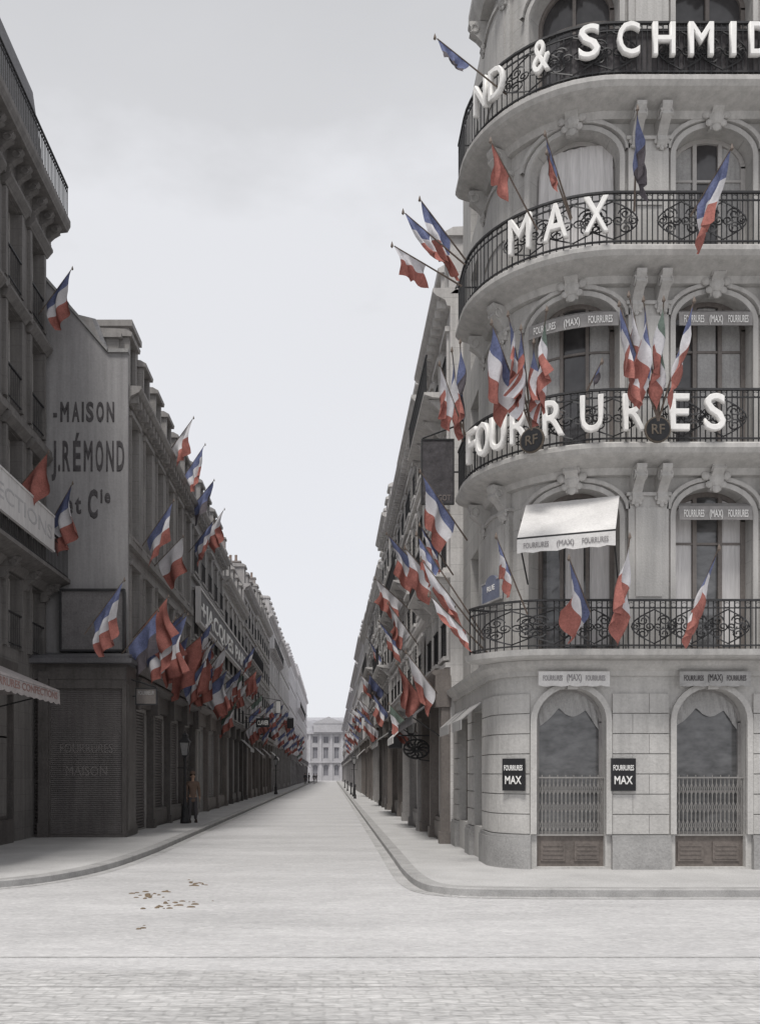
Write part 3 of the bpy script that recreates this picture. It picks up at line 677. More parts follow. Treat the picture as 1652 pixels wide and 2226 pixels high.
for i in range(n): t=.3+12.8*i/(n-1); bracket(mb,PN,t,.18,16.74,.6,.5)
co=mb.build('cornice',dk,nl); rl=MB(); railing(rl,PN,0,13.4,17.05,.95,.6,r=.016); rl.build('railing',iron,co)
mb=MB(); sweep(mb,PN,0,13.38,[(.15,17.0),(-.35,20.6),(-4,21.6),(-8,17)]); mb.build('roof',slate,nl)
mb=MB(); sweep(mb,PN,0,13.42,[(-.02,6.85),(.4,6.95),(.68,7.05),(.68,7.15),(-.02,7.15)])
for i in range(9): bracket(mb,PN,.4+12.6*i/8,.16,6.95,.5,.5)
co=mb.build('balcony',dk,nl); rl=MB(); railing(rl,PN,0,13.4,7.15,.95,.6); rl.build('railing',iron,co)
sgn=thing('balcony_signboard','long weathered white signboard fixed to the balcony at the left edge','sign',(XN+.68,20,7.2))
mb=MB(); pbox(mb,PN,4,11.9,7.6,8.45,.64,.69); pbox(mb,PN,4,11.9,8.45,8.5,.63,.71); pbox(mb,PN,4,11.9,7.55,7.6,.63,.71); mb.build('board',blindm,sgn)
text('lettering','CONFECTIONS',mat('faded_grey_lettering',(.46,.45,.46),.9,.2),sgn,PN.frame(8.4,.693,7.82),.5,6.6,.002,.004,sgn.location,.5)
# corner shop below the gable
sh=thing('corner_shop','low dark timber shop with closed rolling shutter beneath the gable wall','shop',(-7,24.3,0))
YS=24.3; XS=-5.4
PS=Path([('L',XS+11.6,(-11.6,YS),(0,-1))]); e_=PS.len
PS2=Path([('L',25.47-YS,(XS,YS),(1,0))])
mb=MB()
sop=[(e_-2.02,e_-.12,.2,4.3,0),(1.2,e_-2.35,.2,4.3,0)]
wall(mb,PS,0,e_,.1,4.75,sop,.25); wall(mb,PS2,0,PS2.len,.1,4.75,[],.2)
for t in (e_-2.18,): pbox(mb,PS,t-.13,t+.13,.12,4.5,-.01,.07); pbox(mb,PS,t-.15,t+.15,.12,.5,-.012,.1)
pbox(mb,PS2,.1,1.0,.3,4.2,-.01,.03)
mb.build('timber_front',darkw,sh)
mb=MB(); mb.box(-11.6,XS+.2,YS-.3,25.47,4.7,4.82); mb.box(-11.6,XS+.12,YS-.2,25.46,4.82,4.9); mb.add([(-11.6,YS-.15,4.9),(XS+.08,YS-.15,4.9),(XS,25.46,5.15),(-11.6,25.46,5.15),(XS+.08,25.46,4.9)],[(0,1,2,3),(1,4,2)]); mb.build('roof',slate,sh)
mb=MB(); n=72
for q in range(n):
    za=.2+3.85*q/n; zb=.2+3.85*(q+1)/n; sweep(mb,PS,e_-2.02,e_-.12,[(-.1,za),(-.062,za+.006),(-.056,(za+zb)/2),(-.062,zb-.006),(-.1,zb)])
mb.build('rolling_shutter',shutm,sh)
mb=MB(); pbox(mb,PS,e_-2.02,e_-.12,4.05,4.3,-.15,.02); pbox(mb,PS,e_-2.1,e_-.02,4.3,4.62,-.02,.05); mb.build('shutter_box',darkw,sh)
for i_ in range(2):
    text('lettering',('FOURRURES','MAISON')[i_],mat('ghost_lettering',(.16,.148,.144),.7,.3),sh,PS.frame(e_-1.07,-.052,(2.35,1.75)[i_]),.36,1.4-.3*i_,.002,.006,sh.location,.5)
mb=MB(); 
for q in range(40):
    za=.2+4.1*q/40; zb=.2+4.1*(q+1)/40; sweep(mb,PS,1.2,e_-2.35,[(-.22,za),(-.19,za+.01),(-.17,(za+zb)/2),(-.19,zb-.01),(-.22,zb)])
mb.build('rolling_shutter',darkw,sh)
aw=thing('shop_awning','faded canvas shop awning with scalloped lettered edge at the left edge','awning',(-6.5,18.5,3.6))
PA=Path([('L',6.0,(-6.25,15.2),(1,0))])
mb=MB(); sweep(mb,PA,0,6,[(0,3.72),(-1.5,4.35),(-1.5,4.33),(0,3.7)])
n=48
for i in range(n):
    a=6*i/n; b=6*(i+1)/n; q=lambda t:3.42-.045*abs(math.sin(t*8))
    mb.quad(PA.p(a,0,3.72),PA.p(b,0,3.72),PA.p(b,.015,q(b)),PA.p(a,.015,q(a)))
mb.add([PA.p(6,0,3.71),PA.p(6,-1.5,4.33),PA.p(6,-1.5,3.6)],[(0,1,2)])
mb.build('canvas',mat('faded_awning_canvas',(.38,.35,.345),.95,.25,3,30,.2),aw)
fr=MB(); fr.tube([PA.p(0,-.02,3.68),PA.p(6,-.02,3.68)],.025,5); fr.tube([PA.p(5.9,0,3.68),PA.p(5.9,-1.5,3.3)],.018,5); fr.build('frame',iron,aw)
text('lettering','FOURRURES CONFECTIONS',mat('faded_red_lettering',(.27,.17,.155),.9,.3),aw,PA.frame(3.6,.012,3.5),.22,4.4,.002,.004,aw.location,.5)
ns=thing('narrow_shopfront','dark timber shopfront behind the faded awning at the left edge','shopfront',(-7.8,19,0))
PQ=Path([('L',9.0,(-7.75,13.5),(1,0))]); mb=MB(); qo=[(.4+2.2*k,2.3+2.2*k,.7,3.9,0) for k in range(4)]
wall(mb,PQ,0,9,.1,4.5,qo,.2); mb.quad((-7.75,22.5,.1),(-7.86,22.5,.1),(-7.86,22.5,4.5),(-7.75,22.5,4.5)); pbox(mb,PQ,0,9,4.1,4.5,0,.1); mb.build('timber_front',darkw,ns)
for op in qo: window(ns,PQ,op,.15,darkw,glass,1)
cb=thing('roof_signboard','dark framed board standing on the low shop roof against the gable wall','sign',(-7,25,4.9))
mb=MB(); a=at(135,1285,25.2); b=at(268,1405,25.2); b.z=5.2; mb.box(a.x,b.x,25.2,25.3,b.z,a.z); mb.build('panel',mat('dark_weathered_board',(.18,.172,.174),.9,.3,2,20,.2),cb)
mb=MB(); 
for (u0,u1,v0,v1) in ((a.x-.05,b.x+.05,a.z,a.z+.06),(a.x-.05,b.x+.05,b.z-.06,b.z),(a.x-.06,a.x,b.z,a.z),(b.x,b.x+.06,b.z-.1,a.z)): mb.box(u0,u1,25.14,25.31,v0,v1)
mb.build('frame',iron,cb)
js=thing('facade_signboard','long white framed signboard lettered JACQUES on the second left house','sign',(XL+.3,48,8.8))
PJ=Path([('L',22,(XL,37.9),(1,0))])
mb=MB(); pbox(mb,PJ,0,22,8.1,9.4,.26,.3); mb.build('board',mat('grey_sign_board',(.16,.155,.16),.7,.3),js)
mb=MB()
pbox(mb,PJ,0,22,9.4,9.5,.14,.34); pbox(mb,PJ,0,22,8.0,8.1,.14,.34); pbox(mb,PJ,-.2,0,8.0,9.5,.14,.34); mb.build('frame',blindm,js)
for tx,c,w in (('+JACQUES',6.6,12.4),('PARIS',17.5,7)): text('lettering',tx,white,js,PJ.frame(c,.31,8.35),1.05,w,.01,.03,js.location,.4)
# ---------------------------------------------------------------- hanging signs
def hang_sign(label,lines,px0,px1,py0,py1,d,fx,bm=black,tm=white,side=1):
    a=at(px0,py0,d); b=at(px1,py1,d); t=thing('hanging_sign',label,'sign',((a.x+b.x)/2,d,b.z))
    mb=MB(); mb.box(a.x,b.x,d-.03,d+.03,b.z,a.z); mb.build('board',bm,t)
    mb=MB(); e=.03
    mb.box(a.x-e,b.x+e,d-.045,d+.045,a.z,a.z+e); mb.box(a.x-e,b.x+e,d-.045,d+.045,b.z-e,b.z); mb.box(a.x-e,a.x,d-.045,d+.045,b.z,a.z); mb.box(b.x,b.x+e,d-.045,d+.045,b.z,a.z)
    o=a.x if side>0 else b.x
    mb.tube([(o,d,a.z+.05),(fx,d,a.z+.35)],.02,5); mb.tube([(fx,d,(a.z+b.z)/2),(o,d,(a.z+b.z)/2)],.02,5); mb.build('bracket',iron,t)
    hh=(a.z-b.z); k=max(1,len(lines))
    for i,l in enumerate(lines):
        if not l: continue
        M=Matrix(((1,0,0,(a.x+b.x)/2),(0,-1,0,d-.035),(0,0,1,a.z-hh*(i+.78)/k),(0,0,0,1)))
        text('lettering',l,tm,t,M,min(.55*hh/k/.7,.6),(b.x-a.x)*.84,.003,.003,t.location,.5)
    return t
dg_=mat('dim_gilt_letter',(.22,.19,.18),.7,.2)
hang_sign('tall dark signboard hanging over the street beside the corner building',['','','','','','ESARGOT'],918,984,958,1094,20.6,XR,mat('dark_sign_face',(.075,.07,.075),.7,.5,3,14,.2),dg_)
hang_sign('small dark hanging sign lettered CLAVIER far down the left side',['CLAVIER'],558,586,1562,1580,56,XL,black,white,-1)
hang_sign('grey hanging sign above the first shopfront on the left',['FOURREUR',''],298,340,1498,1530,24.9,XL,brownw,greyc,-1)
hang_sign('small white square sign hanging low on the left side',[],600,610,1524,1550,70,XL,whitec,white,-1)
hang_sign('narrow dark hanging sign on the left side beyond the white sign',[],625,638,1562,1583,90,XL,black,white,-1)
hang_sign('dark hanging sign on the right side near the ornate bracket',[],846,872,1590,1625,33,XR,black,white,1)
hang_sign('small pale hanging sign far down the right side',[],786,798,1560,1585,60,XR,whitec,white,1)
d_=26.; t=thing('ornate_bracket_sign','ornate wrought iron bracket sign over the right pavement','sign',(2.3,d_,2.4))
mb=MB(); a=at(905,1628,d_)
for k in range(12):
    an=k*PI/6; mb.tube([(a.x+.02*math.cos(an),d_,a.z+.02*math.sin(an)),(a.x+.2*math.cos(an+.3),d_,a.z+.17*math.sin(an+.3)),(a.x+.36*math.cos(an),d_,a.z+.27*math.sin(an))],.03,4)
mb.tube([(a.x+.36*math.cos(q*PI/10),d_,a.z+.27*math.sin(q*PI/10)) for q in range(21)],.03,5); mb.build('medallion',iron,t)
mb=MB(); mb.tube([(XR,d_,a.z+.38),(1.9,d_,a.z+.38)],.025,5); mb.tube([(XR,d_,a.z-.35),(2.5,d_,a.z-.3),(2.0,d_,a.z+.36)],.02,5); mb.build('bracket',iron,t)
t=thing('shop_awning','dark canvas awning sloping out over the right pavement','awning',(2.3,24.5,3))
mb=MB(); PR=Path([('L',4.6,(XR,26.8),(-1,0))]); sweep(mb,PR,0,4.6,[(.2,3.75),(.9,3.2),(.9,3.0),(.88,3.0),(.88,3.17),(.2,3.7)]); mb.build('canvas',mat('dark_awning_canvas',(.15,.145,.15),.9,.3),t)
mb=MB(); mb.tube([(XR-.9,22.2,3.2),(XR-.9,26.8,3.2)],.02,5)
for y in (22.3,26.7): mb.tube([(XR-.9,y,3.18),(XR-.2,y,2.7)],.015,5)
mb.build('frame',iron,t)
t=thing('shop_awning','pale canvas awning further along the right pavement','awning',(2.3,36,3))
mb=MB(); PR=Path([('L',5,(XR,40),(-1,0))]); sweep(mb,PR,0,5,[(.2,3.7),(1.1,3.1),(1.1,2.85),(1.08,2.85),(1.08,3.07),(.2,3.65)]); mb.build('canvas',greyc,t)
mb=MB(); mb.tube([(XR-1.1,35,3.1),(XR-1.1,40,3.1)],.02,5); mb.build('frame',iron,t)
# ---------------------------------------------------------------- street lamps
def lantern(mb,gl,cx,cy,z,s=1):
    mb.lathe([(.05,0),(.12*s,.05),(.13*s,.08)],(cx,cy,z),4)
    for k in range(4):
        an=PI/4+k*PI/2; mb.tube([(cx+.13*s*math.cos(an),cy+.13*s*math.sin(an),z+.08),(cx+.22*s*math.cos(an),cy+.22*s*math.sin(an),z+.5)],.012,4)
    mb.lathe([(.25*s,.5),(.26*s,.54),(.12*s,.66),(.1*s,.74),(.13*s,.76),(.03,.84),(.01,.92)],(cx,cy,z),4)
    gl.lathe([(.125*s,.08),(.212*s,.5)],(cx,cy,z),4)
lampg=mat('lantern_glass',(.3,.3,.3),.15,.2,4,20,0,spec=.6)
def lamp(label,x,y,h):
    t=thing('street_lamp',label,'street lamp',(x,y,.12))
    mb=MB(); mb.lathe([(.16,0),(.16,.1),(.12,.2),(.1,.5),(.12,.55),(.07,.65),(.05,.9),(.04,h-1.1),(.06,h-1.05),(.03,h-.9)],(x,y,.12),10); mb.tube([(x-.25,y,h-1.2),(x+.25,y,h-1.2)],.015,5); mb.build('post',iron,t,True)
    a=MB(); g_=MB(); lantern(a,g_,x,y,h-.85); la=a.build('lantern',iron,t); g_.build('glass',lampg,la)
lamp('cast iron street lamp on the left pavement beside the standing person',-4.95,31.2,3.2)
lamp('cast iron street lamp far along the left pavement',-4.5,75,3.3)
lamp('cast iron street lamp far along the right pavement',1.7,68,3.3)
t=thing('wall_lantern','iron lantern on a bracket above the dark awning, right side','street lamp',(2.4,28,3))
a=MB(); g_=MB(); lantern(a,g_,2.42,28.,2.95,1); a.tube([(XR,28,2.7),(2.42,28,2.7),(2.42,28,2.95)],.02,5); la=a.build('lantern',iron,t); g_.build('glass',lampg,la)
for i,y in enumerate((62,74,90,108)):
    t=MB(); t.lathe([(.1,0),(.1,.1),(.06,.2),(.05,.8),(.08,.85),(.07,.95),(.01,1.0)],(1.6,y,.12),8); tag(t.build('bollard',iron,origin=(1.6,y,.12)),'dark iron bollard far along the right kerb','bollard','bollards along the right kerb')
# ---------------------------------------------------------------- far building
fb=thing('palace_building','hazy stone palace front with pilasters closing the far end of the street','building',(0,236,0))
farst=mat('haze_toned_far_stone',(.42,.415,.43),.95,.15,.3,4,.1)  # haze at the street end is painted into this stone colour
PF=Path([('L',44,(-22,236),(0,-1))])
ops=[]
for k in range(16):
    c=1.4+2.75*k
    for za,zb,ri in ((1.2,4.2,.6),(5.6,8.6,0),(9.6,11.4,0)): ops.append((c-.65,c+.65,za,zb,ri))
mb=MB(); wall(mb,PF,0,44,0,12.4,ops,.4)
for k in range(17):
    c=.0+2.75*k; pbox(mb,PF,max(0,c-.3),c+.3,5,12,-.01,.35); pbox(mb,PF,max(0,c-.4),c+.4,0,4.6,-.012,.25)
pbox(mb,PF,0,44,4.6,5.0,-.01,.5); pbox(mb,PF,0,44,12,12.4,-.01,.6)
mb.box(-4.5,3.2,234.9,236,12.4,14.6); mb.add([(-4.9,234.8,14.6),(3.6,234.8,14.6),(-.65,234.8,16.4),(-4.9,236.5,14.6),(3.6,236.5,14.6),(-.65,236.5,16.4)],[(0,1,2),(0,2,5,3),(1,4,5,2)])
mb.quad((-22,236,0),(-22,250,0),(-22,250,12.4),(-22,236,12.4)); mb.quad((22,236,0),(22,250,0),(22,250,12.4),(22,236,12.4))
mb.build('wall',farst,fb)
mb=MB(); sweep(mb,PF,0,44,[(-.2,12.4),(-1.4,15.6),(-6,16.6),(-14,12.4)]); mb.build('roof',mat('haze_toned_far_roof',(.36,.36,.385),.8,.2),fb)  # roof colour lightened to stand in for haze
for op in ops: window(fb,PF,op,.35,farst,mat('haze_toned_far_glass',(.2,.2,.22),.4,.2),1,simple=True,fw=.12)  # pale glass colour includes painted haze
# ---------------------------------------------------------------- flags
FM=[cblue,cwhite,cred,cgreen,cyel,cblack]
def kindf(kind,u,v):
    if kind=='fr': return 0 if v<.34 else (1 if v<.67 else 2)
    if kind=='it': return 3 if v<.34 else (1 if v<.67 else 2)
    if kind=='be': return 5 if v<.34 else (4 if v<.67 else 2)
    if kind=='us': return 0 if (u>.5 and v<.42) else (2 if int(u*9)%2==0 else 1)
    if kind=='rd': return 2
    if kind=='rw': return 1 if v<.5 else 2
    if kind=='dk': return 0 if v<.5 else 5
def flag(mount,tip,kind='fr',label=None,hoist=.6,Lf=1.2,wind=(0,0),group=None,seed=None,r=.018,gat=None):
    rd=random.Random(seed if seed is not None else random.random()); mount=Vector(mount); tip=Vector(tip)
    t=thing('flag',label,'flag',mount,group); ax=(tip-mount)
    mb=MB(); mb.tube([mount,tip-ax*.03],r,6,r*.6); mb.lathe([(.005,0),(r*1.6,.03),(r*1.3,.06),(.003,.12)],tip-Vector((0,0,.06)),6); mb.build('pole',polew,t)
    hl=max(.3,hoist*ax.length); NU,NV=16,20
    side=ax.cross(Vector((0,0,1))); side=side.normalized() if side.length>.01 else Vector((1,0,0))
    vs=[]; ph=rd.uniform(0,6); fr=rd.uniform(1.4,2.6); gat=rd.uniform(.15,.6) if gat is None else gat; uc=rd.uniform(.1,.5); ph2=rd.uniform(0,6); wl=rd.uniform(-.12,.3); ws=rd.uniform(-.25,.25)
    dn=ax.normalized(); hor=Vector((ax.x,ax.y,0)); hor=hor.normalized() if hor.length>.05 else Vector((1,0,0))
    for j in range(NV+1):
        v=j/NV
        for i in range(NU+1):
            u=i/NU; g_=gat*min(1,v*1.6)
            ue=u*(1-g_)+uc*g_
            base=mount+dn*(ax.length*.97-hl*(1-u))
            eb=mount+dn*(ax.length*.97-hl*(1-ue))
            p=Vector((eb.x,eb.y,base.z*(1-.45*v)+eb.z*.45*v))
            p.z-=Lf*v*(.9+.1*u-.12*v*abs(wl)*3)+.035*Lf*math.sin(u*5+ph2)*v
            am=.12*min(1,v*2.0)*Lf
            p+=side*(math.sin(ph+u*fr*2*PI+v*2.0)*am*.75+.5*am*math.sin(v*5+u*2.3+ph2))
            p+=hor*(wl*v**1.5*Lf+.05*Lf*math.sin(v*6+ph)*v)+side*ws*v*v*Lf
            p+=Vector((wind[0],wind[1],0))*v*v*Lf
            p+=dn*(.05*math.sin(u*fr*4+ph+v*2)*v)
            vs.append(p)
    c=MB(); c.v=[tuple(v) for v in vs]
    for j in range(NV):
        for i in range(NU):
            a=j*(NU+1)+i; c.f.append((a,a+1,a+NU+2,a+NU+1)); c.m.append(kindf(kind,(i+.5)/NU,(j+.5)/NV))
    c.build('cloth',FM,t,True)
    return t
near=[
 ((1100,205),16.6,(945,80),15.9,'dk',.45,.38,(.1,0),'dark furled flag on a long pole jutting left from the topmost balcony'),
 ((1012,565),17.4,(912,432),16.9,'fr',.62,1.05,(.3,0),'uppermost of the three tricolour flags jutting left beside the MAX letters'),
 ((1010,575),17.1,(876,460),16.5,'fr',.4,.7,(.35,0),'middle of the three flags jutting left beside the MAX letters'),
 ((1003,622),17.2,(852,532),16.6,'rw',.45,.45,(.3,0),'lowest of the three flags jutting left beside the MAX letters'),
 ((1168,500),15.7,(1066,305),14.9,'rd',.35,.5,(.1,0),'red flag leaning left in front of the letter M'),
 ((1242,475),15.5,(1184,290),14.8,'dk',.4,.4,(.05,0),'dark flag on slanted pole behind the letter A'),
 ((1240,478),15.4,(1188,330),14.7,'rd',.3,.4,(.05,0),'narrow red pennant on the pole above the letter X'),
 ((1378,460),15.4,(1385,235),14.5,'dk',.5,.75,(0,0),'dark flag hanging on the pilaster between the two top arched windows'),
 ((1500,470),15.4,(1590,320),14.6,'fr',.8,.95,(-.3,0),'large tricolour flag in front of the top right arched window'),
 ((1146,1335),15.7,(1078,1165),15.0,'fr',.45,.5,(.1,0),'tricolour flag leaning left on the first balcony below the canvas awning'),
 ((1282,1330),15.5,(1236,1212),14.8,'fr',.95,.72,(-.3,0),'bright tricolour flag leaning left in the middle of the first balcony'),
 ((1352,1330),15.5,(1368,1165),14.8,'rw',.8,.95,(-.3,0),'pale white and red flag on upright pole at the first balcony'),
 ((1500,1340),15.5,(1562,1190),14.7,'fr',.85,.9,(-.3,0),'large tricolour flag on the first balcony by the right window'),
 ((1052,1392),17.0,(915,1215),15.9,'rw',.5,.7,(.4,0),'upper white and red flag jutting left below the street name plate'),
 ((1060,1420),16.8,(932,1292),15.8,'rw',.6,.5,(.45,0),'lower white and red flag jutting left at the end of the first balcony'),
 ((1050,1380),17.2,(905,1160),16.5,'fr',.3,.5,(.1,0),'tricolour flag on the longest pole below the hanging signboard'),
]
for i,(m,dm,tp,dt,k,ho,Lf,w,lab) in enumerate(near):
    flag(at(*m,dm),at(*tp,dt),k,lab,ho,Lf,w,seed=i+5)
def shield(px,py,d,label):
    p=at(px,py,d); t=thing('round_shield',label,'shield',p)
    s_=PU.s_px(px,.85); M=PU.frame(s_,.8,p.z); 
    def disc(r,o0,o1): 
        m_=MB(); m_.M=M; m_.add([(r*math.cos(2*PI*k/24),y,r*math.sin(2*PI*k/24)) for y in (o0,o1) for k in range(24)],[tuple(range(24)),tuple(range(24,48))]+[(k,(k+1)%24,24+(k+1)%24,24+k) for k in range(24)]); return m_
    disc(.22,0,.04).build('rim',gold,t); disc(.195,.03,.05).build('disc',black,t)
    text('lettering','RF',gold,t,PU.frame(s_,.855,p.z-.08),.23,.22,.003,.004,t.location,.5)
shield(1155,932,15.3,'dark round shield with gilt RF on the left side of the railing')
shield(1430,915,15.0,'dark round shield with gilt RF on the right side of the railing')
fans=[((1155,935),[(1068,700,'fr'),(1104,682,'fr'),(1132,712,'us'),(1160,742,'us'),(1188,672,'it')],'left'),
      ((1430,915),[(1345,660,'fr'),(1366,640,'rw'),(1398,650,'fr'),(1442,650,'it'),(1508,652,'fr')],'right')]
nm=['first','second','third','fourth','fifth']
for m,tips,sd in fans:
    for i,(x,y,k) in enumerate(tips):
        flag(at(m[0],m[1],15.15 if sd=='left' else 14.95),at(x,y,14.3+(i%2)*.2),k,'%s flag from the left in the fan above the %s round shield'%(nm[i],sd),.5,.82,(0.02*(i-2),0),seed=60+i+(9 if sd=='left' else 0),gat=.25)
flag(at(1275,850,15.4),at(1308,785,15.0),'dk','tiny dark pennant on short pole between the two round shields',.4,.2)
for i,(m,dm,tp,dt,k,Lf,lab) in enumerate([((1005,960),17.6,(982,760),16.9,'fr',1.0,'tall drooping tricolour flag left of the curved FOURRURES letters'),((1008,950),17.9,(1000,742),17.3,'dk',.9,'dark drooping flag next to the curved FOURRURES letters'),((1015,955),17.3,(955,790),16.4,'rw',.8,'white and red flag leaning farthest out beside the FOURRURES letters'),((985,1250),19.5,(912,1140),18.8,'fr',.6,'flag jutting out right under the dark hanging signboard'),((990,1320),19.5,(880,1190),18.6,'rw',.6,'pale flag on long slanted pole under the hanging signboard')]):
    flag(at(*m,dm),at(*tp,dt),k,lab,.5,Lf,(.05,0),seed=90+i)
def lflag(px,py,k,lab,grp=None,Lf=1.3,out=1.3,xo=-4.85,seed=0,xf=XL,r=.018):
    d_=F*(-xo)/(VX-px); z=H-(py-VY)/F*d_
    rd=random.Random(seed*7+1); m=(xf,d_+rd.uniform(.1,.6),z-.3); t_=(xf+out,d_-rd.uniform(.0,.5),z+rd.uniform(.55,1.1))
    flag(m,t_,k,lab,.74,Lf,(.05,0),grp,seed=seed,r=r)
lf=[(128,640,'fr','tricolour flag high on the dark building above the gable roofline',-7.2,XN),(42,1050,'rd','red flag above the white balcony signboard at the left edge',-7.5,XN),(150,1135,'fr','large tricolour flag in front of the painted gable lettering',-7.0,XN),(232,1350,'fr','tricolour flag in front of the dark framed board on the shop roof',-5.6,-6.2)]
for i,(px,py,k,lab,xo,xf) in enumerate(lf): lflag(px,py,k,lab,None,1.2 if i in(2,3) else .8,1.1,xo,seed=200+i,xf=xf)
lf=[(362,1170,'fr','upper tricolour flag on the first grey house, left side'),(385,1215,'rw','white and red flag right behind the upper tricolour on the first grey house'),(325,1400,'dk','dark flag at the near corner of the first grey house above its shopfront'),(372,1400,'fr','large tricolour flag above the first left shopfront, second from the corner'),(405,1430,'rd','large red flag hanging above the first left shopfront'),(436,1450,'rw','large white and red flag just beyond the large red flag'),(455,1180,'fr','tricolour flag high on the second left house above the slanting signboard'),(478,1160,'rw','pale red flag at the eaves of the second left house'),(500,1530,'rw','red tipped flag hanging low below the slanting signboard'),(470,1500,'fr','large tricolour flag hanging below the slanting signboard'),(408,960,'rw','red tipped flag on the roof of the first grey house'),(432,1030,'fr','tricolour flag at the roofline beyond the first grey house'),(455,1090,'dk','small dark flag sticking up at the second left roofline'),(548,1440,'fr','tricolour flag on the third left house, upper'),(530,1510,'rw','white and red flag on the third left house, lower'),(350,1360,'rd','small red flag close to the shop corner, above the dark flag')]
for i,(px,py,k,lab) in enumerate(lf): lflag(px,py,k,lab,None,1.6 if 'large' in lab else 1.05,1.4 if 'large' in lab else 1.1,seed=220+i)
rd=random.Random(11)
for i in range(20):
    px=rd.uniform(345,570); py=1415+(px-345)*.42+rd.gauss(0,24); k=rd.choice(['fr','fr','fr','rw','rd','it','rw','fr'])
    lflag(px,py,k,'flag in the dense overlapping row of flags above the left shopfronts','flags crowding above the left shopfronts',1.1,1.15,seed=260+i)
for i in range(34):
    y=56+ (i/34)**1.3*110; z=rd.uniform(4.2,8.0); k=rd.choice(['fr','fr','rd','rw','fr','it','rw'])
    flag((XL+.15,y,z),(XL+1.2,y-rd.uniform(-.3,.6),z+rd.uniform(.8,1.2)),k,'small flag on a slanted pole in the row of flags far down the left side',.7,1.15,(0,0),'flags far down the left side',seed=300+i,r=.025)
def rflag(px,py,k,lab,Lf=1.1,out=1.2,xo=2.0,seed=0):
    d_=F*xo/(px-VX); z=H-(py-VY)/F*d_; rd=random.Random(seed)
    flag((XR-.1,d_+rd.uniform(.1,.6),z-.3),(XR-.1-out,d_-rd.uniform(0,.5),z+rd.uniform(.7,1.0)),k,lab,.7,Lf,(-.05,0),seed=seed)
rf=[(885,1240,'fr','pale tricolour flag high on the near right houses'),(880,1520,'rd','red banner hanging above the ornate bracket sign'),(905,1500,'rw','white and red banner between the ornate bracket sign and the corner building'),(822,1555,'fr','bright tricolour flag hanging low over the right pavement'),(862,1580,'it','green white and red flag beside the ornate bracket sign'),(858,1380,'rw','red tipped flag halfway up the right houses'),(838,1400,'fr','tricolour flag halfway up the right houses beyond the red tipped one'),(940,1130,'fr','flag hanging just left below the dark signboard'),(808,1430,'fr','tricolour flag far down the right side, upper'),(812,1500,'dk','dark flag far down the right side, middle'),(850,1310,'rw','white and red flag on a long pole on the right houses')]
for i,(px,py,k,lab) in enumerate(rf): rflag(px,py,k,lab,.8,out=1.3 if i in (0,10) else 1.0,seed=400+i)
for i in range(16):
    y=48+(i/16)**1.2*90; z=rd.uniform(3.8,7.2); k=rd.choice(['fr','fr','rw','rw','fr'])
    flag((XR-.1,y,z),(XR-1.1,y-rd.uniform(-.3,.6),z+rd.uniform(.7,1.1)),k,'small flag on a slanted pole in the row of flags far down the right side',.7,.9,(0,0),'flags far down the right side',seed=500+i,r=.025)
# ---------------------------------------------------------------- people
def skin_mesh(verts,edges,radii,roots,name):
    me=bpy.data.meshes.new(name); me.from_pydata(verts,edges,[]); o=bpy.data.objects.new(name,me); COL.objects.link(o)
    o.modifiers.new('s','SKIN'); 
    sv=me.skin_vertices[0].data
    for i,rr in enumerate(radii): sv[i].radius=(rr,rr) if not isinstance(rr,tuple) else rr; sv[i].use_root=i in roots
    su=o.modifiers.new('u','SUBSURF'); su.levels=1; su.render_levels=1
    bpy.context.view_layer.update(); dg=bpy.context.evaluated_depsgraph_get(); m2=bpy.data.meshes.new_from_object(o.evaluated_get(dg)); m2.name=name
    m2.polygons.foreach_set('use_smooth',[True]*len(m2.polygons))
    bpy.data.objects.remove(o); return m2
V=[];E=[];Rr=[];ro=[]
def cv(p,r_,par=None):
    V.append(p);Rr.append(r_)
    if par is not None:E.append((par,len(V)-1))
    return len(V)-1
def skeleton(which):
    global V,E,Rr,ro
    V,E,Rr,ro=[],[],[],[]
    if which in('body','coat'):
        e=.0 if which=='body' else .022
        pe=cv((0,0,.93),(.12+e,.09+e)); ro.append(pe)
        ch=cv((0,-.01,1.15),(.125+e,.09+e),pe); c2=cv((0,0,1.33),(.15+e,.1+e),ch); nk=cv((0,0,1.47),.055+e,c2)
        if which=='body':
            n2=cv((0,-.01,1.53),.05,nk); h1=cv((0,-.02,1.6),(.07,.085),n2); h2=cv((0,-.015,1.67),(.075,.092),h1); cv((0,0,1.73),(.055,.07),h2)
        for s_ in (-1,1):
            sh_=cv((s_*.18,0,1.4),.06+e,c2); el=cv((s_*.24,.03,1.13),.045+e,sh_); wr=cv((s_*.24,-.05,.9),.03+e*.8,el)
            if which=='body':
                hd=cv((s_*.235,-.07,.84),(.035,.02),wr)
                for q in range(4):
                    f0=cv((s_*.235,-.095+q*.019,.8),.009); ro.append(f0); f1=cv((s_*.232,-.1+q*.02,.765),.0085,f0); cv((s_*.222,-.1+q*.019,.735+.006*(q%2)),.007,f1)
                f0=cv((s_*.225,-.095,.86),.011); ro.append(f0); f1=cv((s_*.215,-.125,.83),.01,f0); cv((s_*.21,-.135,.8),.008,f1)
        if which=='coat':
            cv((0,0,.72),(.15,.12),pe)
    if which in('body','trousers'):
        e=.0 if which=='body' else .018
        if which=='trousers': pe=cv((0,0,.93),(.12,.1)); ro.append(pe)
        for s_ in (-1,1):
            hp=cv((s_*.09,0,.86),.085+e,pe); kn=cv((s_*.1,-.01*s_,.48),.055+e,hp); an=cv((s_*.11,.02,.1),.035+e*1.5,kn)
            if which=='body': cv((s_*.12,-.06,.04),.04,an) ; 
    return skin_mesh(V,E,Rr,ro,which)
mb_,mc_,mt_=skeleton('body'),skeleton('coat'),skeleton('trousers')
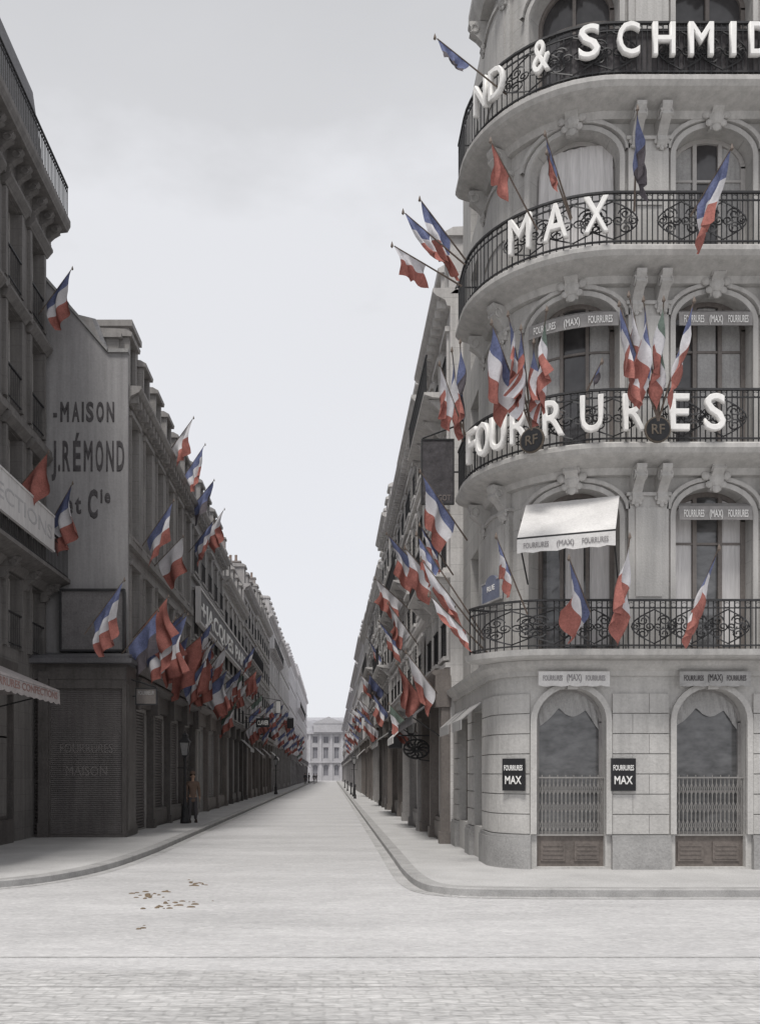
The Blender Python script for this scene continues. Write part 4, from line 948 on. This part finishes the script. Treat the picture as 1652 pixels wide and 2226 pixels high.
def person(label,x,y,rz,cm,sc_=1,grp=None):
    t=thing('person',label,'person',(x,y,.12 if abs(x)>4 else 0.0),grp); t.rotation_euler=(0,0,rz); t.scale=(sc_,)*3
    for nme,me,m in (('body',mb_,skin),('coat',mc_,cm),('trousers',mt_,trou)):
        me=me.copy(); me.materials.clear(); me.materials.append(m); o=bpy.data.objects.new(nme,me); COL.objects.link(o); o.parent=t
    def part(nme,mb,m):
        o=mb.build(nme,m,None,True); o.parent=t; return o
    h=MB(); h.lathe([(.09,1.66),(.092,1.7),(.08,1.74),(.03,1.775),(.001,1.78)],(0,.012,0),12); part('hair',h,hairm)
    h=MB(); h.lathe([(.15,1.715),(.155,1.722),(.095,1.725),(.09,1.79),(.07,1.83),(.001,1.835)],(0,0,0),14); part('hat',h,cm)
    f=MB(); f.lathe([(.012,-.02),(.014,0),(.004,.03)],(0,-.108,1.62),6); part('nose',f,skin)
    f=MB(); f.box(-.022,.022,-.107,-.1,1.585,1.591); part('mouth',f,hairm)
    for s_ in (-1,1):
        f=MB(); f.lathe([(.001,-.008),(.01,0),(.001,.008)],(s_*.03,-.1,1.65),6); part('eye',f,hairm)
        f=MB(); f.lathe([(.001,-.03),(.014,-.01),(.018,.015),(.001,.03)],(s_*.078,0,1.63),6); part('ear',f,skin)
        f=MB(); f.lathe([(.05,0),(.055,.03),(.04,.09),(.03,.13)],(s_*.115,-.03,0),8,sy=1.9); part('shoe',f,hairm)
person('person in brown coat and hat standing by the street lamp on the left pavement',-4.75,31.6,.4,coatm,.97)
for i,(px,d_) in enumerate(((664,150),(672,172),(683,165),(688,185))):
    person('tiny dark clothed figure standing in the distance at the end of the street',(px-VX)/F*d_,d_,rd.uniform(0,6),coatd,1.02,'distant figures at the end of the street')
# ---------------------------------------------------------------- light, sky, camera
w=bpy.data.worlds.new("World"); sc.world=w; w.use_nodes=True; nt=w.node_tree; N=nt.nodes; Lk=nt.links
bg=N['Background']; sky=N.new('ShaderNodeTexSky'); sky.sky_type='NISHITA'; sky.sun_disc=False
sd=Vector((-.17,-.42,1)).normalized(); sky.sun_elevation=math.asin(sd.z); sky.sun_rotation=math.atan2(sd.x,sd.y); sky.dust_density=4; sky.air_density=1
tc=N.new('ShaderNodeTexCoord'); mp=N.new('ShaderNodeMapping'); mp.inputs['Scale'].default_value=(1,1,2.2); mp.inputs['Location'].default_value=(.35,0,.2); Lk.new(tc.outputs['Generated'],mp.inputs[0])
nz=N.new('ShaderNodeTexNoise'); nz.inputs['Scale'].default_value=2.3; nz.inputs['Detail'].default_value=6; nz.inputs['Roughness'].default_value=.55; Lk.new(mp.outputs[0],nz.inputs['Vector'])
sep=N.new('ShaderNodeSeparateXYZ'); Lk.new(tc.outputs['Generated'],sep.inputs[0])
rp=N.new('ShaderNodeValToRGB'); cr=rp.color_ramp; cr.elements[0].position=0; cr.elements[0].color=(.66,.667,.70,1); cr.elements[1].position=.95; cr.elements[1].color=(.44,.44,.445,1)
e=cr.elements.new(.55); e.color=(.63,.632,.65,1); e=cr.elements.new(.615); e.color=(.53,.53,.54,1)
ad=N.new('ShaderNodeMath'); ad.operation='MULTIPLY_ADD'; Lk.new(nz.outputs[0],ad.inputs[0]); ad.inputs[1].default_value=.4
sb=N.new('ShaderNodeMath'); sb.operation='SUBTRACT'; Lk.new(sep.outputs['Z'],sb.inputs[0]); sb.inputs[1].default_value=.15; Lk.new(sb.outputs[0],ad.inputs[2])
Lk.new(ad.outputs[0],rp.inputs[0])
vm=N.new('ShaderNodeVectorMath'); vm.operation='SCALE'; vm.inputs['Scale'].default_value=13.2; Lk.new(rp.outputs[0],vm.inputs[0])
mx=N.new('ShaderNodeMix'); mx.data_type='RGBA'; mx.inputs['Factor'].default_value=.88; Lk.new(sky.outputs[0],mx.inputs['A']); Lk.new(vm.outputs[0],mx.inputs['B']); Lk.new(mx.outputs['Result'],bg.inputs['Color']); bg.inputs['Strength'].default_value=.105
sl=bpy.data.lights.new('sun','SUN'); sl.energy=2.7; sl.angle=math.radians(12); sl.color=(1,.97,.93); so=bpy.data.objects.new('sun',sl); COL.objects.link(so); so.rotation_euler=(-sd).to_track_quat('-Z','Y').to_euler()
cam=bpy.data.cameras.new('camera'); co=bpy.data.objects.new('camera',cam); COL.objects.link(co); co.location=(0,0,H); co.rotation_euler=(PI/2,0,0)
cam.sensor_fit='AUTO'; cam.sensor_width=36; cam.lens=36*F/2226; cam.shift_x=(826-VX)/2226; cam.shift_y=(VY-1113)/2226; cam.clip_end=2000; cam.clip_start=.1
sc.camera=co
sc.view_settings.view_transform='Standard'; sc.view_settings.look='None'; sc.view_settings.exposure=0
